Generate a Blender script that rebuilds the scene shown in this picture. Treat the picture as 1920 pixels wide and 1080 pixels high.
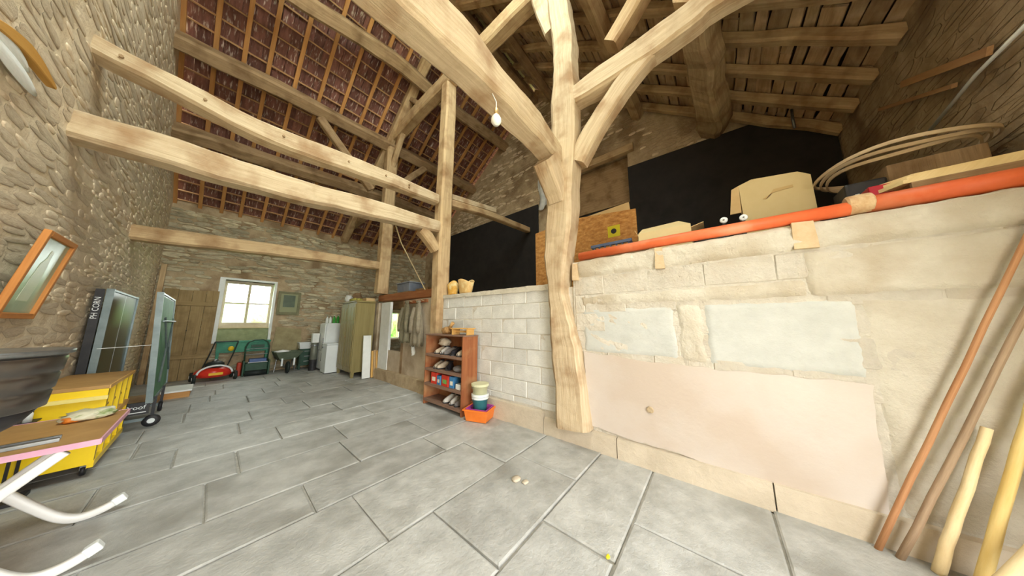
import bpy, bmesh, math, random
from mathutils import Vector, Matrix, noise as mnoise
for o in list(bpy.data.objects): bpy.data.objects.remove(o)
SC = bpy.context.scene; COL = SC.collection
R_ = random.Random(7)

# ------------------------------------------------------------------ camera
F = 458.0; PITCH = math.radians(8.2); EYE = 1.5; AZ = math.radians(39.5)
cd = bpy.data.cameras.new('camera'); cam = bpy.data.objects.new('camera', cd); COL.objects.link(cam)
cd.sensor_width = 36.0; cd.lens = F / 1920 * 36; cd.clip_start = 0.02; cd.clip_end = 400
cam.location = (0, 0, EYE); cam.rotation_euler = (math.pi/2 + PITCH, 0, AZ - math.pi/2)
SC.camera = cam
# ------------------------------------------------------------------ world, daylight, exposure
SC.view_settings.view_transform = 'Standard'; SC.view_settings.look = 'None'
SC.view_settings.gamma = 1.0; SC.view_settings.use_curve_mapping = False
SC.view_settings.exposure = 0.0
W = bpy.data.worlds.new('overcast_sky'); SC.world = W; W.use_nodes = True
bg = W.node_tree.nodes['Background']; bg.inputs[0].default_value = (0.965, 0.99, 1.0, 1); bg.inputs[1].default_value = 15.5
def portal(name, loc, rot, sx, sy):
    l = bpy.data.lights.new(name, 'AREA'); l.shape = 'RECTANGLE'; l.size = sx; l.size_y = sy
    l.cycles.is_portal = True
    o = bpy.data.objects.new(name, l); COL.objects.link(o); o.location = loc; o.rotation_euler = rot
# building dimensions (metres): gables at XL / XG, eave walls at YN (behind the camera) / YF
XL, XG, YN, YF = -1.06, 6.6, -1.95, 11.2
XW = 3.10                                   # partition wall under the truss
RY, RZ, SF, SN = 4.3, 9.73, 0.72, 0.80      # ridge, far slope, near slope
ADDED_SKYLIGHT = (-0.85, 2.25, -0.1, 2.5)               # unseen glazing added to the near roof slope for daylight: x0, x1, y0, y1
ADDED_DOOR = (-0.85, 1.7, 3.7)                   # unseen barn door added in the near wall, sized for daylight: x0, x1, height
WIN1 = (0.10, 1.19, 1.36, 2.80)             # far window x0,x1,z0,z1
WIN2 = (5.0, 5.62, 0.8, 2.0)              # small window of the back room
portal('added_door_portal', ((ADDED_DOOR[0]+ADDED_DOOR[1])/2, YN-0.3, ADDED_DOOR[2]/2), (math.pi/2, 0, 0), ADDED_DOOR[1]-ADDED_DOOR[0], ADDED_DOOR[2])
portal('window_daylight', ((WIN1[0]+WIN1[1])/2, YF+0.62, (WIN1[2]+WIN1[3])/2), (-math.pi/2, 0, 0), WIN1[1]-WIN1[0], WIN1[3]-WIN1[2])

_sy = (ADDED_SKYLIGHT[2]+ADDED_SKYLIGHT[3])/2
portal('added_skylight_portal', ((ADDED_SKYLIGHT[0]+ADDED_SKYLIGHT[1])/2, _sy, RZ+SN*(_sy-RY)+.7), (math.atan(SN), 0, 0), ADDED_SKYLIGHT[1]-ADDED_SKYLIGHT[0]+.3, (ADDED_SKYLIGHT[3]-ADDED_SKYLIGHT[2])*math.sqrt(1+SN*SN)+.3)
# ------------------------------------------------------------------ photo geometry helpers
fh = (math.cos(AZ), math.sin(AZ)); rt = (math.sin(AZ), -math.cos(AZ))
def ray(px, py):
    u = px-960; v = 540-py
    h = F*math.cos(PITCH)-v*math.sin(PITCH)
    return (fh[0]*h+rt[0]*u, fh[1]*h+rt[1]*u, F*math.sin(PITCH)+v*math.cos(PITCH))
def onX(px, py, X): r = ray(px, py); t = X/r[0]; return (X, r[1]*t, EYE+r[2]*t)
def onY(px, py, Y): r = ray(px, py); t = Y/r[1]; return (r[0]*t, Y, EYE+r[2]*t)
def onZ(px, py, Z): r = ray(px, py); t = (Z-EYE)/r[2]; return (r[0]*t, r[1]*t, Z)
def zf(Y): return RZ - SF*(Y-RY)
def zn(Y): return RZ + SN*(Y-RY)
def dist_to_cam(p): return math.sqrt(p[0]**2+p[1]**2+(p[2]-EYE)**2)
def in_view(p, m=1.12):
    a = p[0]*fh[0]+p[1]*fh[1]; u = p[0]*rt[0]+p[1]*rt[1]; z = p[2]-EYE
    d = a*math.cos(PITCH)+z*math.sin(PITCH); v = -a*math.sin(PITCH)+z*math.cos(PITCH)
    return d > 0.1 and abs(F*u/d) < 960*m and abs(F*v/d) < 540*m

# ------------------------------------------------------------------ materials
def newmat(name):
    m = bpy.data.materials.new(name); m.use_nodes = True
    return m, m.node_tree, m.node_tree.nodes['Principled BSDF']
def rgba(c): return (c[0], c[1], c[2], 1)
def srgb(r, g, b):
    f = lambda c: c/12.92 if c <= 0.04045 else ((c+0.055)/1.055)**2.4
    return (f(r/255), f(g/255), f(b/255))
def M(name, c1, c2=None, scale=6.0, rough=0.8, bump=0.0, bscale=None, stretch=(1,1,1), coord='Object', island=0.0,
      metal=0.0, c3=None, c3coord=None, s3=1.2, p3=(0.5, 0.65), detail=6, coat=0.0, bdist=0.02, spec=0.35):
    m, nt, b = newmat(name); N = nt.nodes; L = nt.links
    b.inputs['Roughness'].default_value = rough; b.inputs['Metallic'].default_value = metal
    b.inputs['Specular IOR Level'].default_value = spec
    if coat: b.inputs['Coat Weight'].default_value = coat
    tc = N.new('ShaderNodeTexCoord'); mp = N.new('ShaderNodeMapping'); mp.inputs['Scale'].default_value = stretch
    L.new(tc.outputs[coord], mp.inputs[0])
    if island:
        oo = N.new('ShaderNodeObjectInfo'); sc_ = N.new('ShaderNodeVectorMath'); sc_.operation = 'SCALE'; sc_.inputs[0].default_value = (37, 23, 51)
        L.new(oo.outputs['Random'], sc_.inputs['Scale']); L.new(sc_.outputs[0], mp.inputs['Location'])
    c2 = c2 or c1
    nz = N.new('ShaderNodeTexNoise'); nz.inputs['Scale'].default_value = scale; nz.inputs['Detail'].default_value = detail
    nz.inputs['Roughness'].default_value = 0.62
    L.new(mp.outputs[0], nz.inputs[0])
    cr = N.new('ShaderNodeValToRGB'); cr.color_ramp.elements[0].position = 0.34; cr.color_ramp.elements[1].position = 0.66
    cr.color_ramp.elements[0].color = rgba(c1); cr.color_ramp.elements[1].color = rgba(c2)
    L.new(nz.outputs[0], cr.inputs[0]); out = cr.outputs[0]
    if c3:
        n3 = N.new('ShaderNodeTexNoise'); n3.inputs['Scale'].default_value = s3; n3.inputs['Detail'].default_value = 5
        L.new(tc.outputs[c3coord] if c3coord else mp.outputs[0], n3.inputs[0])
        r3 = N.new('ShaderNodeValToRGB'); r3.color_ramp.elements[0].position = p3[0]; r3.color_ramp.elements[1].position = p3[1]
        L.new(n3.outputs[0], r3.inputs[0])
        mx = N.new('ShaderNodeMix'); mx.data_type = 'RGBA'; mx.inputs[7].default_value = rgba(c3)
        L.new(r3.outputs[0], mx.inputs[0]); L.new(out, mx.inputs[6]); out = mx.outputs[2]
    if island:
        g = N.new('ShaderNodeNewGeometry'); oi = N.new('ShaderNodeObjectInfo')
        ad = N.new('ShaderNodeMath'); ad.operation = 'ADD'; L.new(g.outputs['Random Per Island'], ad.inputs[0]); L.new(oi.outputs['Random'], ad.inputs[1])
        fr = N.new('ShaderNodeMath'); fr.operation = 'FRACT'; L.new(ad.outputs[0], fr.inputs[0])
        mr = N.new('ShaderNodeMapRange'); mr.inputs[3].default_value = 1-island; mr.inputs[4].default_value = 1+island*0.7
        L.new(fr.outputs[0], mr.inputs[0])
        hs = N.new('ShaderNodeHueSaturation'); L.new(mr.outputs[0], hs.inputs['Value']); L.new(out, hs.inputs['Color']); out = hs.outputs[0]
    L.new(out, b.inputs['Base Color'])
    if bump:
        nb = N.new('ShaderNodeTexNoise'); nb.inputs['Scale'].default_value = bscale or scale*2.5; nb.inputs['Detail'].default_value = 8
        nb.inputs['Roughness'].default_value = 0.68
        L.new(mp.outputs[0], nb.inputs[0])
        bp = N.new('ShaderNodeBump'); bp.inputs['Strength'].default_value = bump; bp.inputs['Distance'].default_value = bdist
        L.new(nb.outputs[0], bp.inputs['Height']); L.new(bp.outputs[0], b.inputs['Normal'])
    return m
def wood(name, c1, c2, c3=None, rough=0.75, bump=0.5, island=0.0, along=1.1, across=14, s3=0.9):
    return M(name, c1, c2, scale=1.0, rough=rough, bump=bump, bscale=1.6, stretch=(along*1.6, across*2.0, 1), coord='UV', island=island,
             c3=c3, c3coord='Object', s3=3.2, p3=(0.47, 0.72), detail=7, bdist=0.010)
m_oak   = wood('oak_pale', srgb(188,164,130), srgb(212,192,158), srgb(160,128,92), bump=1.0, across=20)
m_oak2  = wood('oak_tan', srgb(180,150,110), srgb(204,176,134), srgb(150,116,78), bump=0.9, across=20)
m_oak3  = wood('oak_brown', srgb(150,122,88), srgb(178,148,110), srgb(124,96,64), bump=0.9, across=20)
m_board = wood('roof_board', srgb(176,142,104), srgb(216,184,140), srgb(228,202,162), bump=0.9, island=0.3)
m_raft  = wood('rafter_new', srgb(190,134,76), srgb(206,154,94), island=0.18)
m_batt  = wood('batten_wood', srgb(176,132,90), srgb(196,154,110), island=0.2)
m_tile  = M('clay_tile', srgb(112,74,64), srgb(142,98,84), scale=9, rough=0.9, bump=0.4, island=0.32, c3=srgb(214,194,176), s3=15, p3=(0.57, 0.70), stretch=(2.0,0.35,0.35))
m_stone = M('rubble_stone', srgb(214,192,160), srgb(232,214,184), scale=7, rough=0.92, bump=0.8, bscale=14, island=0.10, c3=srgb(196,168,132), s3=3.0, p3=(0.55,0.75))
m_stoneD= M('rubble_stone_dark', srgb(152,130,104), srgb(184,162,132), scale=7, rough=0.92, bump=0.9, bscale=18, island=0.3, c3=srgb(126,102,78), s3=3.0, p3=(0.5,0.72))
m_stoneG= M('rubble_stone_grey', srgb(186,174,144), srgb(220,208,176), scale=8, rough=0.92, bump=0.9, bscale=18, island=0.32, c3=srgb(156,140,108), s3=3.0, p3=(0.5,0.72))
m_mort  = M('lime_mortar', srgb(216,196,164), srgb(234,216,186), scale=5, rough=0.95, bump=1.0, bscale=14, c3=srgb(202,178,142), s3=1.6)
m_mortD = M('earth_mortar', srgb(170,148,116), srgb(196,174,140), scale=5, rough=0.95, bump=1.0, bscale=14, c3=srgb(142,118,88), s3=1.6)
m_flag  = M('flagstone', srgb(164,163,157), srgb(192,191,185), scale=5, rough=0.52, bump=0.9, bscale=22, island=0.10, c3=srgb(150,148,140), s3=2.2, p3=(0.5,0.7), bdist=0.012, spec=0.5)
m_joint = M('floor_joint', srgb(170,164,152), srgb(196,192,182), scale=20, rough=0.9, bump=0.5)
m_block = M('limewashed_block', srgb(198,189,172), srgb(214,206,190), scale=6, rough=0.9, bump=1.0, bdist=.03, bscale=14, island=0.05, c3=srgb(198,186,166), s3=3.0)
m_blockG= M('grey_block', srgb(206,204,196), srgb(222,220,212), scale=6, rough=0.9, bump=0.5, bscale=40, island=0.06, c3=srgb(200,198,190), s3=2.0)
m_joinW = M('block_mortar', srgb(196,188,172), srgb(214,206,190), scale=12, rough=0.95, bump=1.0, bscale=26)
m_plast = M('smooth_plaster', srgb(196,184,172), srgb(205,194,183), scale=2.2, rough=0.85, bump=0.18, bscale=12, c3=srgb(190,174,158), s3=1.1)
m_cream = M('cream_render', srgb(200,190,170), srgb(214,206,188), scale=4, rough=0.92, bump=1.0, bdist=.035, bscale=9, c3=srgb(190,176,152), s3=1.8)
m_greyp = M('grey_cement', srgb(184,184,176), srgb(196,196,188), scale=5, rough=0.9, bump=0.4, bscale=20)
m_plinth= M('plinth_cement', srgb(190,176,154), srgb(206,192,170), scale=4, rough=0.92, bump=0.6, bscale=16)
m_tanpl = M('tan_plug', srgb(196,168,130), srgb(208,184,148), scale=12, rough=0.9, bump=0.4)
m_black = M('black_sheet', srgb(32,29,28), srgb(44,40,38), scale=3, rough=0.75, bump=0.1)
m_white = M('white_enamel', srgb(222,226,224), srgb(232,235,232), scale=3, rough=0.35)
m_whitep= M('white_paint', srgb(228,230,224), srgb(240,241,236), scale=6, rough=0.6, bump=0.2)
m_grass = M('meadow_grass', srgb(120,170,70), srgb(160,200,100), scale=3, rough=0.95)
m_leaf  = M('hedge_leaves', srgb(110,170,80), srgb(176,216,130), scale=14, rough=0.9)
def glassmat():
    m, nt, b = newmat('window_glass'); N = nt.nodes; L = nt.links
    t = N.new('ShaderNodeBsdfTransparent'); t.inputs[0].default_value = (0.93, 0.97, 0.94, 1)
    g = N.new('ShaderNodeBsdfGlossy'); g.inputs['Roughness'].default_value = 0.05
    mx = N.new('ShaderNodeMixShader'); mx.inputs[0].default_value = 0.07
    L.new(t.outputs[0], mx.inputs[1]); L.new(g.outputs[0], mx.inputs[2]); L.new(mx.outputs[0], N['Material Output'].inputs[0])
    return m
m_glass = glassmat()

# ------------------------------------------------------------------ mesh builder
class MB:
    def __init__(s): s.v = []; s.f = []; s.uv = []
    def face(s, idx, uv=None): s.f.append(tuple(idx)); s.uv.append(uv)
    def box(s, c, d, rot=None, tap=1.0):
        hx, hy, hz = d[0]/2, d[1]/2, d[2]/2; b = len(s.v)
        for z in (-hz, hz):
            k = tap if z > 0 else 1
            for x, y in ((-hx,-hy),(hx,-hy),(hx,hy),(-hx,hy)):
                p = Vector((x*k, y*k, z))
                if rot is not None: p = rot @ p
                s.v.append(tuple(p+Vector(c)))
        fs = [(0,3,2,1),(4,5,6,7),(0,1,5,4),(1,2,6,5),(2,3,7,6),(3,0,4,7)]
        dim = [(d[0],d[1]),(d[0],d[1]),(d[0],d[2]),(d[1],d[2]),(d[0],d[2]),(d[1],d[2])]
        off = R_.random()*20
        for f, (a, h) in zip(fs, dim):
            q = [(0,0),(a,0),(a,h),(0,h)]
            if h > a: q = [(0,0),(0,a),(h,a),(h,0)]
            s.face([b+i for i in f], [(u+off, w+off) for u, w in q])
        return s
    def bbox(s, x0, x1, y0, y1, z0, z1): return s.box(((x0+x1)/2,(y0+y1)/2,(z0+z1)/2), (abs(x1-x0),abs(y1-y0),abs(z1-z0)))
    def quad(s, pts):
        b = len(s.v); s.v += [tuple(p) for p in pts]
        p0 = Vector(pts[0]); e = (Vector(pts[1])-p0); e = e.normalized() if e.length else Vector((1,0,0))
        n = (Vector(pts[1])-p0).cross(Vector(pts[2])-p0); g = n.cross(e); g = g.normalized() if g.length else Vector((0,0,1))
        s.face(range(b, b+len(pts)), [((Vector(p)-p0).dot(e), (Vector(p)-p0).dot(g)) for p in pts]); return s
    def prism(s, poly, ext):
        """closed polygon (3-D points, coplanar) extruded by vector ext"""
        n = len(poly); b = len(s.v); e = Vector(ext)
        s.v += [tuple(p) for p in poly] + [tuple(Vector(p)+e) for p in poly]
        s.face(list(range(b+n-1, b-1, -1))); s.face(range(b+n, b+2*n))
        for i in range(n):
            j = (i+1) % n; s.face((b+i, b+j, b+n+j, b+n+i))
        return s
    def loft(s, path, sizes, up=(0,0,1), jit=0.0, seed=0, sub=1, ch=0.18):
        """timber: chamfered rectangle swept along a path; sizes = (w, h) per point, h along up"""
        P = [Vector(p) for p in path]; S = [tuple(q) if hasattr(q, '__len__') else (q, q) for q in sizes]
        if len(S) == 1: S = S*len(P)
        if sub > 1:
            def cr(a, b_, c, d, t): return 0.5*((2*b_)+(c-a)*t+(2*a-5*b_+4*c-d)*t*t+(3*b_-a-3*c+d)*t**3)
            NP, NS = [], []
            for i in range(len(P)-1):
                a = P[max(i-1,0)]; b_ = P[i]; c = P[i+1]; d = P[min(i+2,len(P)-1)]
                for k in range(sub):
                    t = k/sub; NP.append(cr(a,b_,c,d,t)); NS.append((S[i][0]*(1-t)+S[i+1][0]*t, S[i][1]*(1-t)+S[i+1][1]*t))
            NP.append(P[-1]); NS.append(S[-1]); P, S = NP, NS
        up0 = Vector(up); b0 = len(s.v); L = 0; Ls = []
        for i, p in enumerate(P):
            if i: L += (p-P[i-1]).length
            Ls.append(L)
            t = (P[min(i+1,len(P)-1)]-P[max(i-1,0)]).normalized()
            side = t.cross(up0)
            if side.length < 1e-4: side = Vector((1,0,0))
            side.normalize(); upv = side.cross(t).normalized()
            w, h = S[i][0]/2, S[i][1]/2; c = ch*min(w, h)*2
            prof = [(-w+c,-h),(w-c,-h),(w,-h+c),(w,h-c),(w-c,h),(-w+c,h),(-w,h-c),(-w,-h+c)]
            for k, (x, y) in enumerate(prof):
                q = p+side*x+upv*y
                if jit:
                    nv = mnoise.noise_vector(Vector((q.x*1.9+seed*3.1, q.y*1.9, q.z*1.9)))+0.5*mnoise.noise_vector(Vector((q.x*6, q.y*6+seed, q.z*6)))
                    q = q+side*nv.x*jit+upv*nv.y*jit
                s.v.append(tuple(q))
        n = 8; per = [0, .2, .28, .5, .58, .78, .86, 1.06, 1.14]
        wsc = max(S[0][0], S[0][1])*2.4; off = seed*1.7
        for i in range(len(P)-1):
            for k in range(n):
                k2 = (k+1) % n
                s.face((b0+i*n+k, b0+i*n+k2, b0+(i+1)*n+k2, b0+(i+1)*n+k),
                       [(Ls[i]+off, per[k]*wsc+off), (Ls[i]+off, per[k+1]*wsc+off), (Ls[i+1]+off, per[k+1]*wsc+off), (Ls[i+1]+off, per[k]*wsc+off)])
        s.face([b0+k for k in range(n)][::-1]); e = b0+(len(P)-1)*n; s.face([e+k for k in range(n)])
        return s
    def tube(s, path, r, n=8, caps=True):
        P = [Vector(p) for p in path]; b0 = len(s.v)
        rs = r if hasattr(r, '__len__') else [r]*len(P)
        ref = None
        for i, p in enumerate(P):
            t = (P[min(i+1,len(P)-1)]-P[max(i-1,0)]).normalized()
            if ref is None:
                ref = t.cross(Vector((0,0,1)))
                if ref.length < 1e-3: ref = t.cross(Vector((1,0,0)))
            ref = (ref - t*ref.dot(t)).normalized(); u2 = t.cross(ref)
            for k in range(n):
                a = 2*math.pi*k/n; s.v.append(tuple(p+(ref*math.cos(a)+u2*math.sin(a))*rs[i]))
        for i in range(len(P)-1):
            for k in range(n):
                k2 = (k+1) % n; s.face((b0+i*n+k, b0+i*n+k2, b0+(i+1)*n+k2, b0+(i+1)*n+k), [(i*.3,k*.02),(i*.3,k*.02+.02),(i*.3+.3,k*.02+.02),(i*.3+.3,k*.02)])
        if caps:
            s.face([b0+k for k in range(n)][::-1]); e = b0+(len(P)-1)*n; s.face([e+k for k in range(n)])
        return s
    def lathe(s, prof, c=(0,0,0), n=24, axis='Z', sx=1, sy=1):
        b0 = len(s.v)
        for r, z in prof:
            for k in range(n):
                a = 2*math.pi*k/n; x, y = r*math.cos(a)*sx, r*math.sin(a)*sy
                p = {'Z': (x,y,z), 'X': (z,x,y), 'Y': (x,z,y)}[axis]
                s.v.append((p[0]+c[0], p[1]+c[1], p[2]+c[2]))
        for i in range(len(prof)-1):
            for k in range(n):
                k2 = (k+1) % n; s.face((b0+i*n+k, b0+i*n+k2, b0+(i+1)*n+k2, b0+(i+1)*n+k))
        if prof[0][0] > 1e-5: s.face([b0+k for k in range(n)][::-1])
        if prof[-1][0] > 1e-5: e = b0+(len(prof)-1)*n; s.face([e+k for k in range(n)])
        return s
    def blob(s, c, r, seed=0, amp=0.25, freq=2.2, sub=3, flat=None):
        bm = bmesh.new(); bmesh.ops.create_icosphere(bm, subdivisions=sub, radius=1.0); b0 = len(s.v)
        for v in bm.verts:
            d = 1+amp*mnoise.noise(v.co*freq+Vector((seed*7.3, seed*1.1, seed*3.7)))+amp*0.6*abs(mnoise.noise(v.co*freq*2.3+Vector((seed, 5, 2))))
            p = v.co*d; z = p.z*r[2]
            if flat is not None: z = max(z, -flat)
            s.v.append((c[0]+p.x*r[0], c[1]+p.y*r[1], c[2]+z))
        for f in bm.faces: s.face([b0+v.index for v in f.verts])
        bm.free(); return s
    def grid(s, fn, nu, nv, thick=None):
        b0 = len(s.v)
        for j in range(nv+1):
            for i in range(nu+1): s.v.append(tuple(fn(i/nu, j/nv)))
        for j in range(nv):
            for i in range(nu):
                a = b0+j*(nu+1)+i; s.face((a, a+1, a+nu+2, a+nu+1), [(i/nu,j/nv),((i+1)/nu,j/nv),((i+1)/nu,(j+1)/nv),(i/nu,(j+1)/nv)])
        return s
    def mesh(s, name, smooth=False, origin=(0,0,0)):
        me = bpy.data.meshes.new(name); o = Vector(origin)
        me.from_pydata([tuple(Vector(p)-o) for p in s.v], [], s.f)
        uvl = me.uv_layers.new(name='UVMap'); k = 0
        for f, uv in zip(s.f, s.uv):
            for i in range(len(f)):
                uvl.data[k].uv = uv[i] if uv else (s.v[f[i]][0]+s.v[f[i]][2]*.37, s.v[f[i]][1]+s.v[f[i]][2]); k += 1
        if smooth: me.polygons.foreach_set('use_smooth', [True]*len(me.polygons))
        me.validate(); me.update(); return me
    def build(s, name, mat, parent=None, smooth=False, origin=(0,0,0), solid=0.0, bevel=0.0):
        me = s.mesh(name, smooth, origin); o = bpy.data.objects.new(name, me); me.materials.append(mat)
        COL.objects.link(o); o.location = origin
        if parent is not None: o.parent = parent
        if solid: md = o.modifiers.new('solid', 'SOLIDIFY'); md.thickness = solid; md.offset = 0
        if bevel:
            md = o.modifiers.new('bevel', 'BEVEL'); md.width = bevel; md.segments = 2; md.limit_method = 'ANGLE'; md.angle_limit = math.radians(40)
        return o
def tag(o, label=None, cat=None, group=None, kind=None):
    if label: o['label'] = label
    if cat: o['category'] = cat
    if group: o['group'] = group
    if kind: o['kind'] = kind
    return o
def empty(name, loc, rz=0.0, label=None, cat=None, group=None):
    o = bpy.data.objects.new(name, None); COL.objects.link(o); o.location = loc; o.rotation_euler = (0,0,rz); o.empty_display_size = .1
    return tag(o, label, cat, group)
def rotm(ax, deg): return Matrix.Rotation(math.radians(deg), 3, ax)
def linkcopy(o, parent, loc=None, rot=None, scale=None):
    c = o.copy(); COL.objects.link(c); c.parent = parent
    if loc is not None: c.location = loc
    if rot is not None: c.rotation_euler = rot
    if scale is not None: c.scale = scale
    return c
def meshobj(name, me, parent, loc, rot=(0,0,0), scale=(1,1,1)):
    o = bpy.data.objects.new(name, me); COL.objects.link(o); o.parent = parent; o.location = loc; o.rotation_euler = rot; o.scale = scale; return o

# ================================================================== SETTING
# ---- ground outside (meadow) and hedge
tag(MB().quad([(-30,-30,-.24),(30,-30,-.24),(30,YN-.6,-.24),(-30,YN-.6,-.24)]).build('ground_yard', M('pale_bounce_gravel', srgb(200,190,172), srgb(222,214,198), scale=9, rough=.95)), kind='structure')  # unseen gravel laid over the grass so less green light bounces in
tag(MB().quad([(-40,-40,-.25),(60,-40,-.25),(60,60,-.25),(-40,60,-.25)]).build('ground', m_grass), kind='structure')
hd = MB()
for i in range(30): hd.blob((-12+i*.9, 15.5+R_.uniform(-.6,.6), .8), (1.2,1.0,1.1+R_.random()*.5), seed=i, amp=.4, sub=3)
tag(hd.build('hedge', m_leaf, smooth=True), 'green hedge seen through the far window', 'hedge', kind='stuff')

# ---- floor : flagstones
floor = tag(MB().bbox(XL, XG, YN, YF, -.16, -.022).build('floor', m_joint), kind='structure')
rows = [YN, -1.1, -.22, .63, 1.17, 1.90, 2.62, 3.15, 3.87, 4.53, 5.15, 5.78, 6.4, 7.05, 7.7, 8.3, 8.95, 9.6, 10.3, YF]
fixed = {3: [.45, 1.79], 6: [-.35,.70, 1.95], 7: [.12, 1.2, 2.1], 8: [-.5, .34, 1.3, 2.3], 9: [-.11, .75, 1.9], 4: [.2, 1.3, 2.4], 5: [-.2, .95, 2.2], 2: [.6, 2.2]}
def slab(x0, x1, y0, y1, z, g=.006):
    j = lambda a: R_.uniform(-a, a)
    b = .012
    c = [(x0+g+j(.006), y0+g+j(.006)), (x1-g+j(.006), y0+g+j(.006)), (x1-g+j(.006), y1-g+j(.006)), (x0+g+j(.006), y1-g+j(.006))]
    ins = [(c[0][0]+b, c[0][1]+b), (c[1][0]-b, c[1][1]+b), (c[2][0]-b, c[2][1]-b), (c[3][0]+b, c[3][1]-b)]
    mb = MB(); mb.v += [(x, y, -.03) for x, y in c] + [(x, y, z-.006) for x, y in c] + [(x, y, z+j(.002)) for x, y in ins]
    for i in range(4):
        k = (i+1) % 4; mb.face((i, k, 4+k, 4+i)); mb.face((4+i, 4+k, 8+k, 8+i))
    mb.face((8, 9, 10, 11))
    return mb.build('flagstone', m_flag, floor, origin=(x0, y0, 0))
for r in range(len(rows)-1):
    xs = fixed.get(r)
    if not xs:
        xs = []; x = XL+R_.uniform(.3, 1.0)
        while x < XW-.35: xs.append(x); x += R_.uniform(.7, 1.25)
    xs = [XL] + xs + [XW+.05]
    for a, b in zip(xs[:-1], xs[1:]): slab(a, b, rows[r], rows[r+1], R_.uniform(-.005, .003))

# ---- rubble stones
def stone_mesh(seed, mat):
    r = random.Random(seed); mb = MB(); n = 9; pts = []
    for k in range(n):
        a = 2*math.pi*k/n + r.uniform(-.15, .15); c, s_ = math.cos(a), math.sin(a)
        e = (abs(c)**3.2+abs(s_)**3.2)**(-1/3.2)
        q = e*r.uniform(.86, 1.04); pts.append((c*q*.5, s_*q*.5))
    mb.v += [(x, y, -.4) for x, y in pts] + [(x, y, .35) for x, y in pts] + [(x*.8, y*.8, .8+r.uniform(-.15,.2)) for x, y in pts] + [(r.uniform(-.1,.1), r.uniform(-.1,.1), 1.0)]
    for i in range(n):
        k = (i+1) % n
        mb.face((i, k, n+k, n+i)); mb.face((n+i, n+k, 2*n+k, 2*n+i)); mb.face((2*n+i, 2*n+k, 3*n))
    me = mb.mesh('stone', True); me.materials.append(mat); return me
def stone_wall(parent, mat, org, U, V, Nn, u0, u1, v0, v1, ok, hmin, hmax, lmin, lmax, depth, seed, limit=300):
    """random rubble: the stones that show largest are objects, the rest one joined part"""
    r = random.Random(seed); protos = [stone_mesh(seed*31+i, mat) for i in range(10)]
    U, V, Nn, org = Vector(U), Vector(V), Vector(Nn), Vector(org)
    cand = []; v = v0
    while v < v1:
        h = r.uniform(hmin, hmax); u = u0-r.uniform(0, lmax)
        while u < u1:
            l = r.uniform(lmin, lmax)*(.7+.6*h/hmax)
            if r.random() < .9:
                cu, cv = u+l/2, v+h/2+r.uniform(-.25,.25)*h
                hh = h*r.uniform(.75, 1.1)
                if ok(cu, cv, l/2, hh/2):
                    p = org+U*cu+V*cv
                    cand.append((cu, cv, l*.94, hh*.9, p))
            u += l
        v += h*.92
    vis = [c for c in cand if in_view(c[4])]
    vis.sort(key=lambda c: -(c[2]*c[3])/dist_to_cam(c[4])**2)
    big = vis[:limit]; rest = vis[limit:]
    B = Matrix((U, V, Nn)).transposed()
    for c in big:
        a = r.uniform(-.14, .14); M3 = B @ Matrix.Rotation(a, 3, 'Z')
        o = meshobj('stone', r.choice(protos), parent, c[4], M3.to_euler(), (c[2]*1.04, c[3]*1.12, depth*r.uniform(.5, 1.2)))
    mb = MB()
    for c in rest:
        me = r.choice(protos); a = r.uniform(-.14, .14); M3 = B @ Matrix.Rotation(a, 3, 'Z'); b0 = len(mb.v)
        sc = (c[2]*1.04, c[3]*1.12, depth*r.uniform(.5, 1.2))
        for q in me.vertices: mb.v.append(tuple(M3 @ Vector((q.co.x*sc[0], q.co.y*sc[1], q.co.z*sc[2])) + c[4]))
        for p in me.polygons: mb.face([b0+i for i in p.vertices])
    if rest: tag(mb.build('rubble_stones', mat, parent, True), kind='stuff')
def noover(rects, m=.02):
    def ok(u, v, hu, hv):
        for (a, b, c, d) in rects:
            if u+hu > a-m and u-hu < b+m and v+hv > c-m and v-hv < d+m: return False
        return True
    return ok
# left gable wall (rubble with smeared lime mortar)
T = .6
def gable_poly(X, y0, y1): return [(X, y0, -.1), (X, y1, -.1), (X, y1, zf(y1)+.1)] + ([(X, RY, RZ+.1)] if y0 < RY < y1 else []) + [(X, y0, zn(y0)+.1 if y0 < RY else zf(y0)+.1)]
wl = tag(MB().prism(gable_poly(XL, YN-T, YF+T), (-T, 0, 0)).build('wall_left', m_mort), kind='structure')
stone_wall(wl, m_stone, (XL, 0, 0), (0,1,0), (0,0,1), (1,0,0), 2.6, YF, .02, 8.6, lambda u, v, a, b: v+b < min(zf(u+a), 9.3)-.15, .045, .12, .14, .5, .009, 3)
# far eave wall with window recess
def wall_rects(name, mat, rects, y0, y1):
    mb = MB()
    for (a, b, c, d) in rects: mb.bbox(a, b, y0, y1, c, d)
    return tag(mb.build(name, mat), kind='structure')
w1, w2 = WIN1, WIN2; zt = zf(YF)+.25; REV = .10   # recess (allege) under the window
wfar = wall_rects('wall_far', m_mortD, [(XL-T, w1[0], -.1, zt), (w1[0], w1[1], w1[3], zt), (w1[0], w1[1], -.1, .92), (w1[1], w2[0], -.1, zt),
                 (w2[0], w2[1], w2[3], zt), (w2[0], w2[1], -.1, w2[2]), (w2[1], XG+T, -.1, zt)], YF, YF+T)
stone_wall(wfar, m_stoneG, (0, YF, 0), (1,0,0), (0,0,1), (0,-1,0), XL, XG, .02, zf(YF)-.1,
           noover([(w1[0]-.14, w1[1]+.12, .85, w1[3]+.1), (w2[0]-.1, w2[1]+.1, w2[2]-.1, w2[3]+.1), (1.25, 2.0, .2, 1.35)]), .05, .13, .14, .5, .03, 4)
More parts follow.
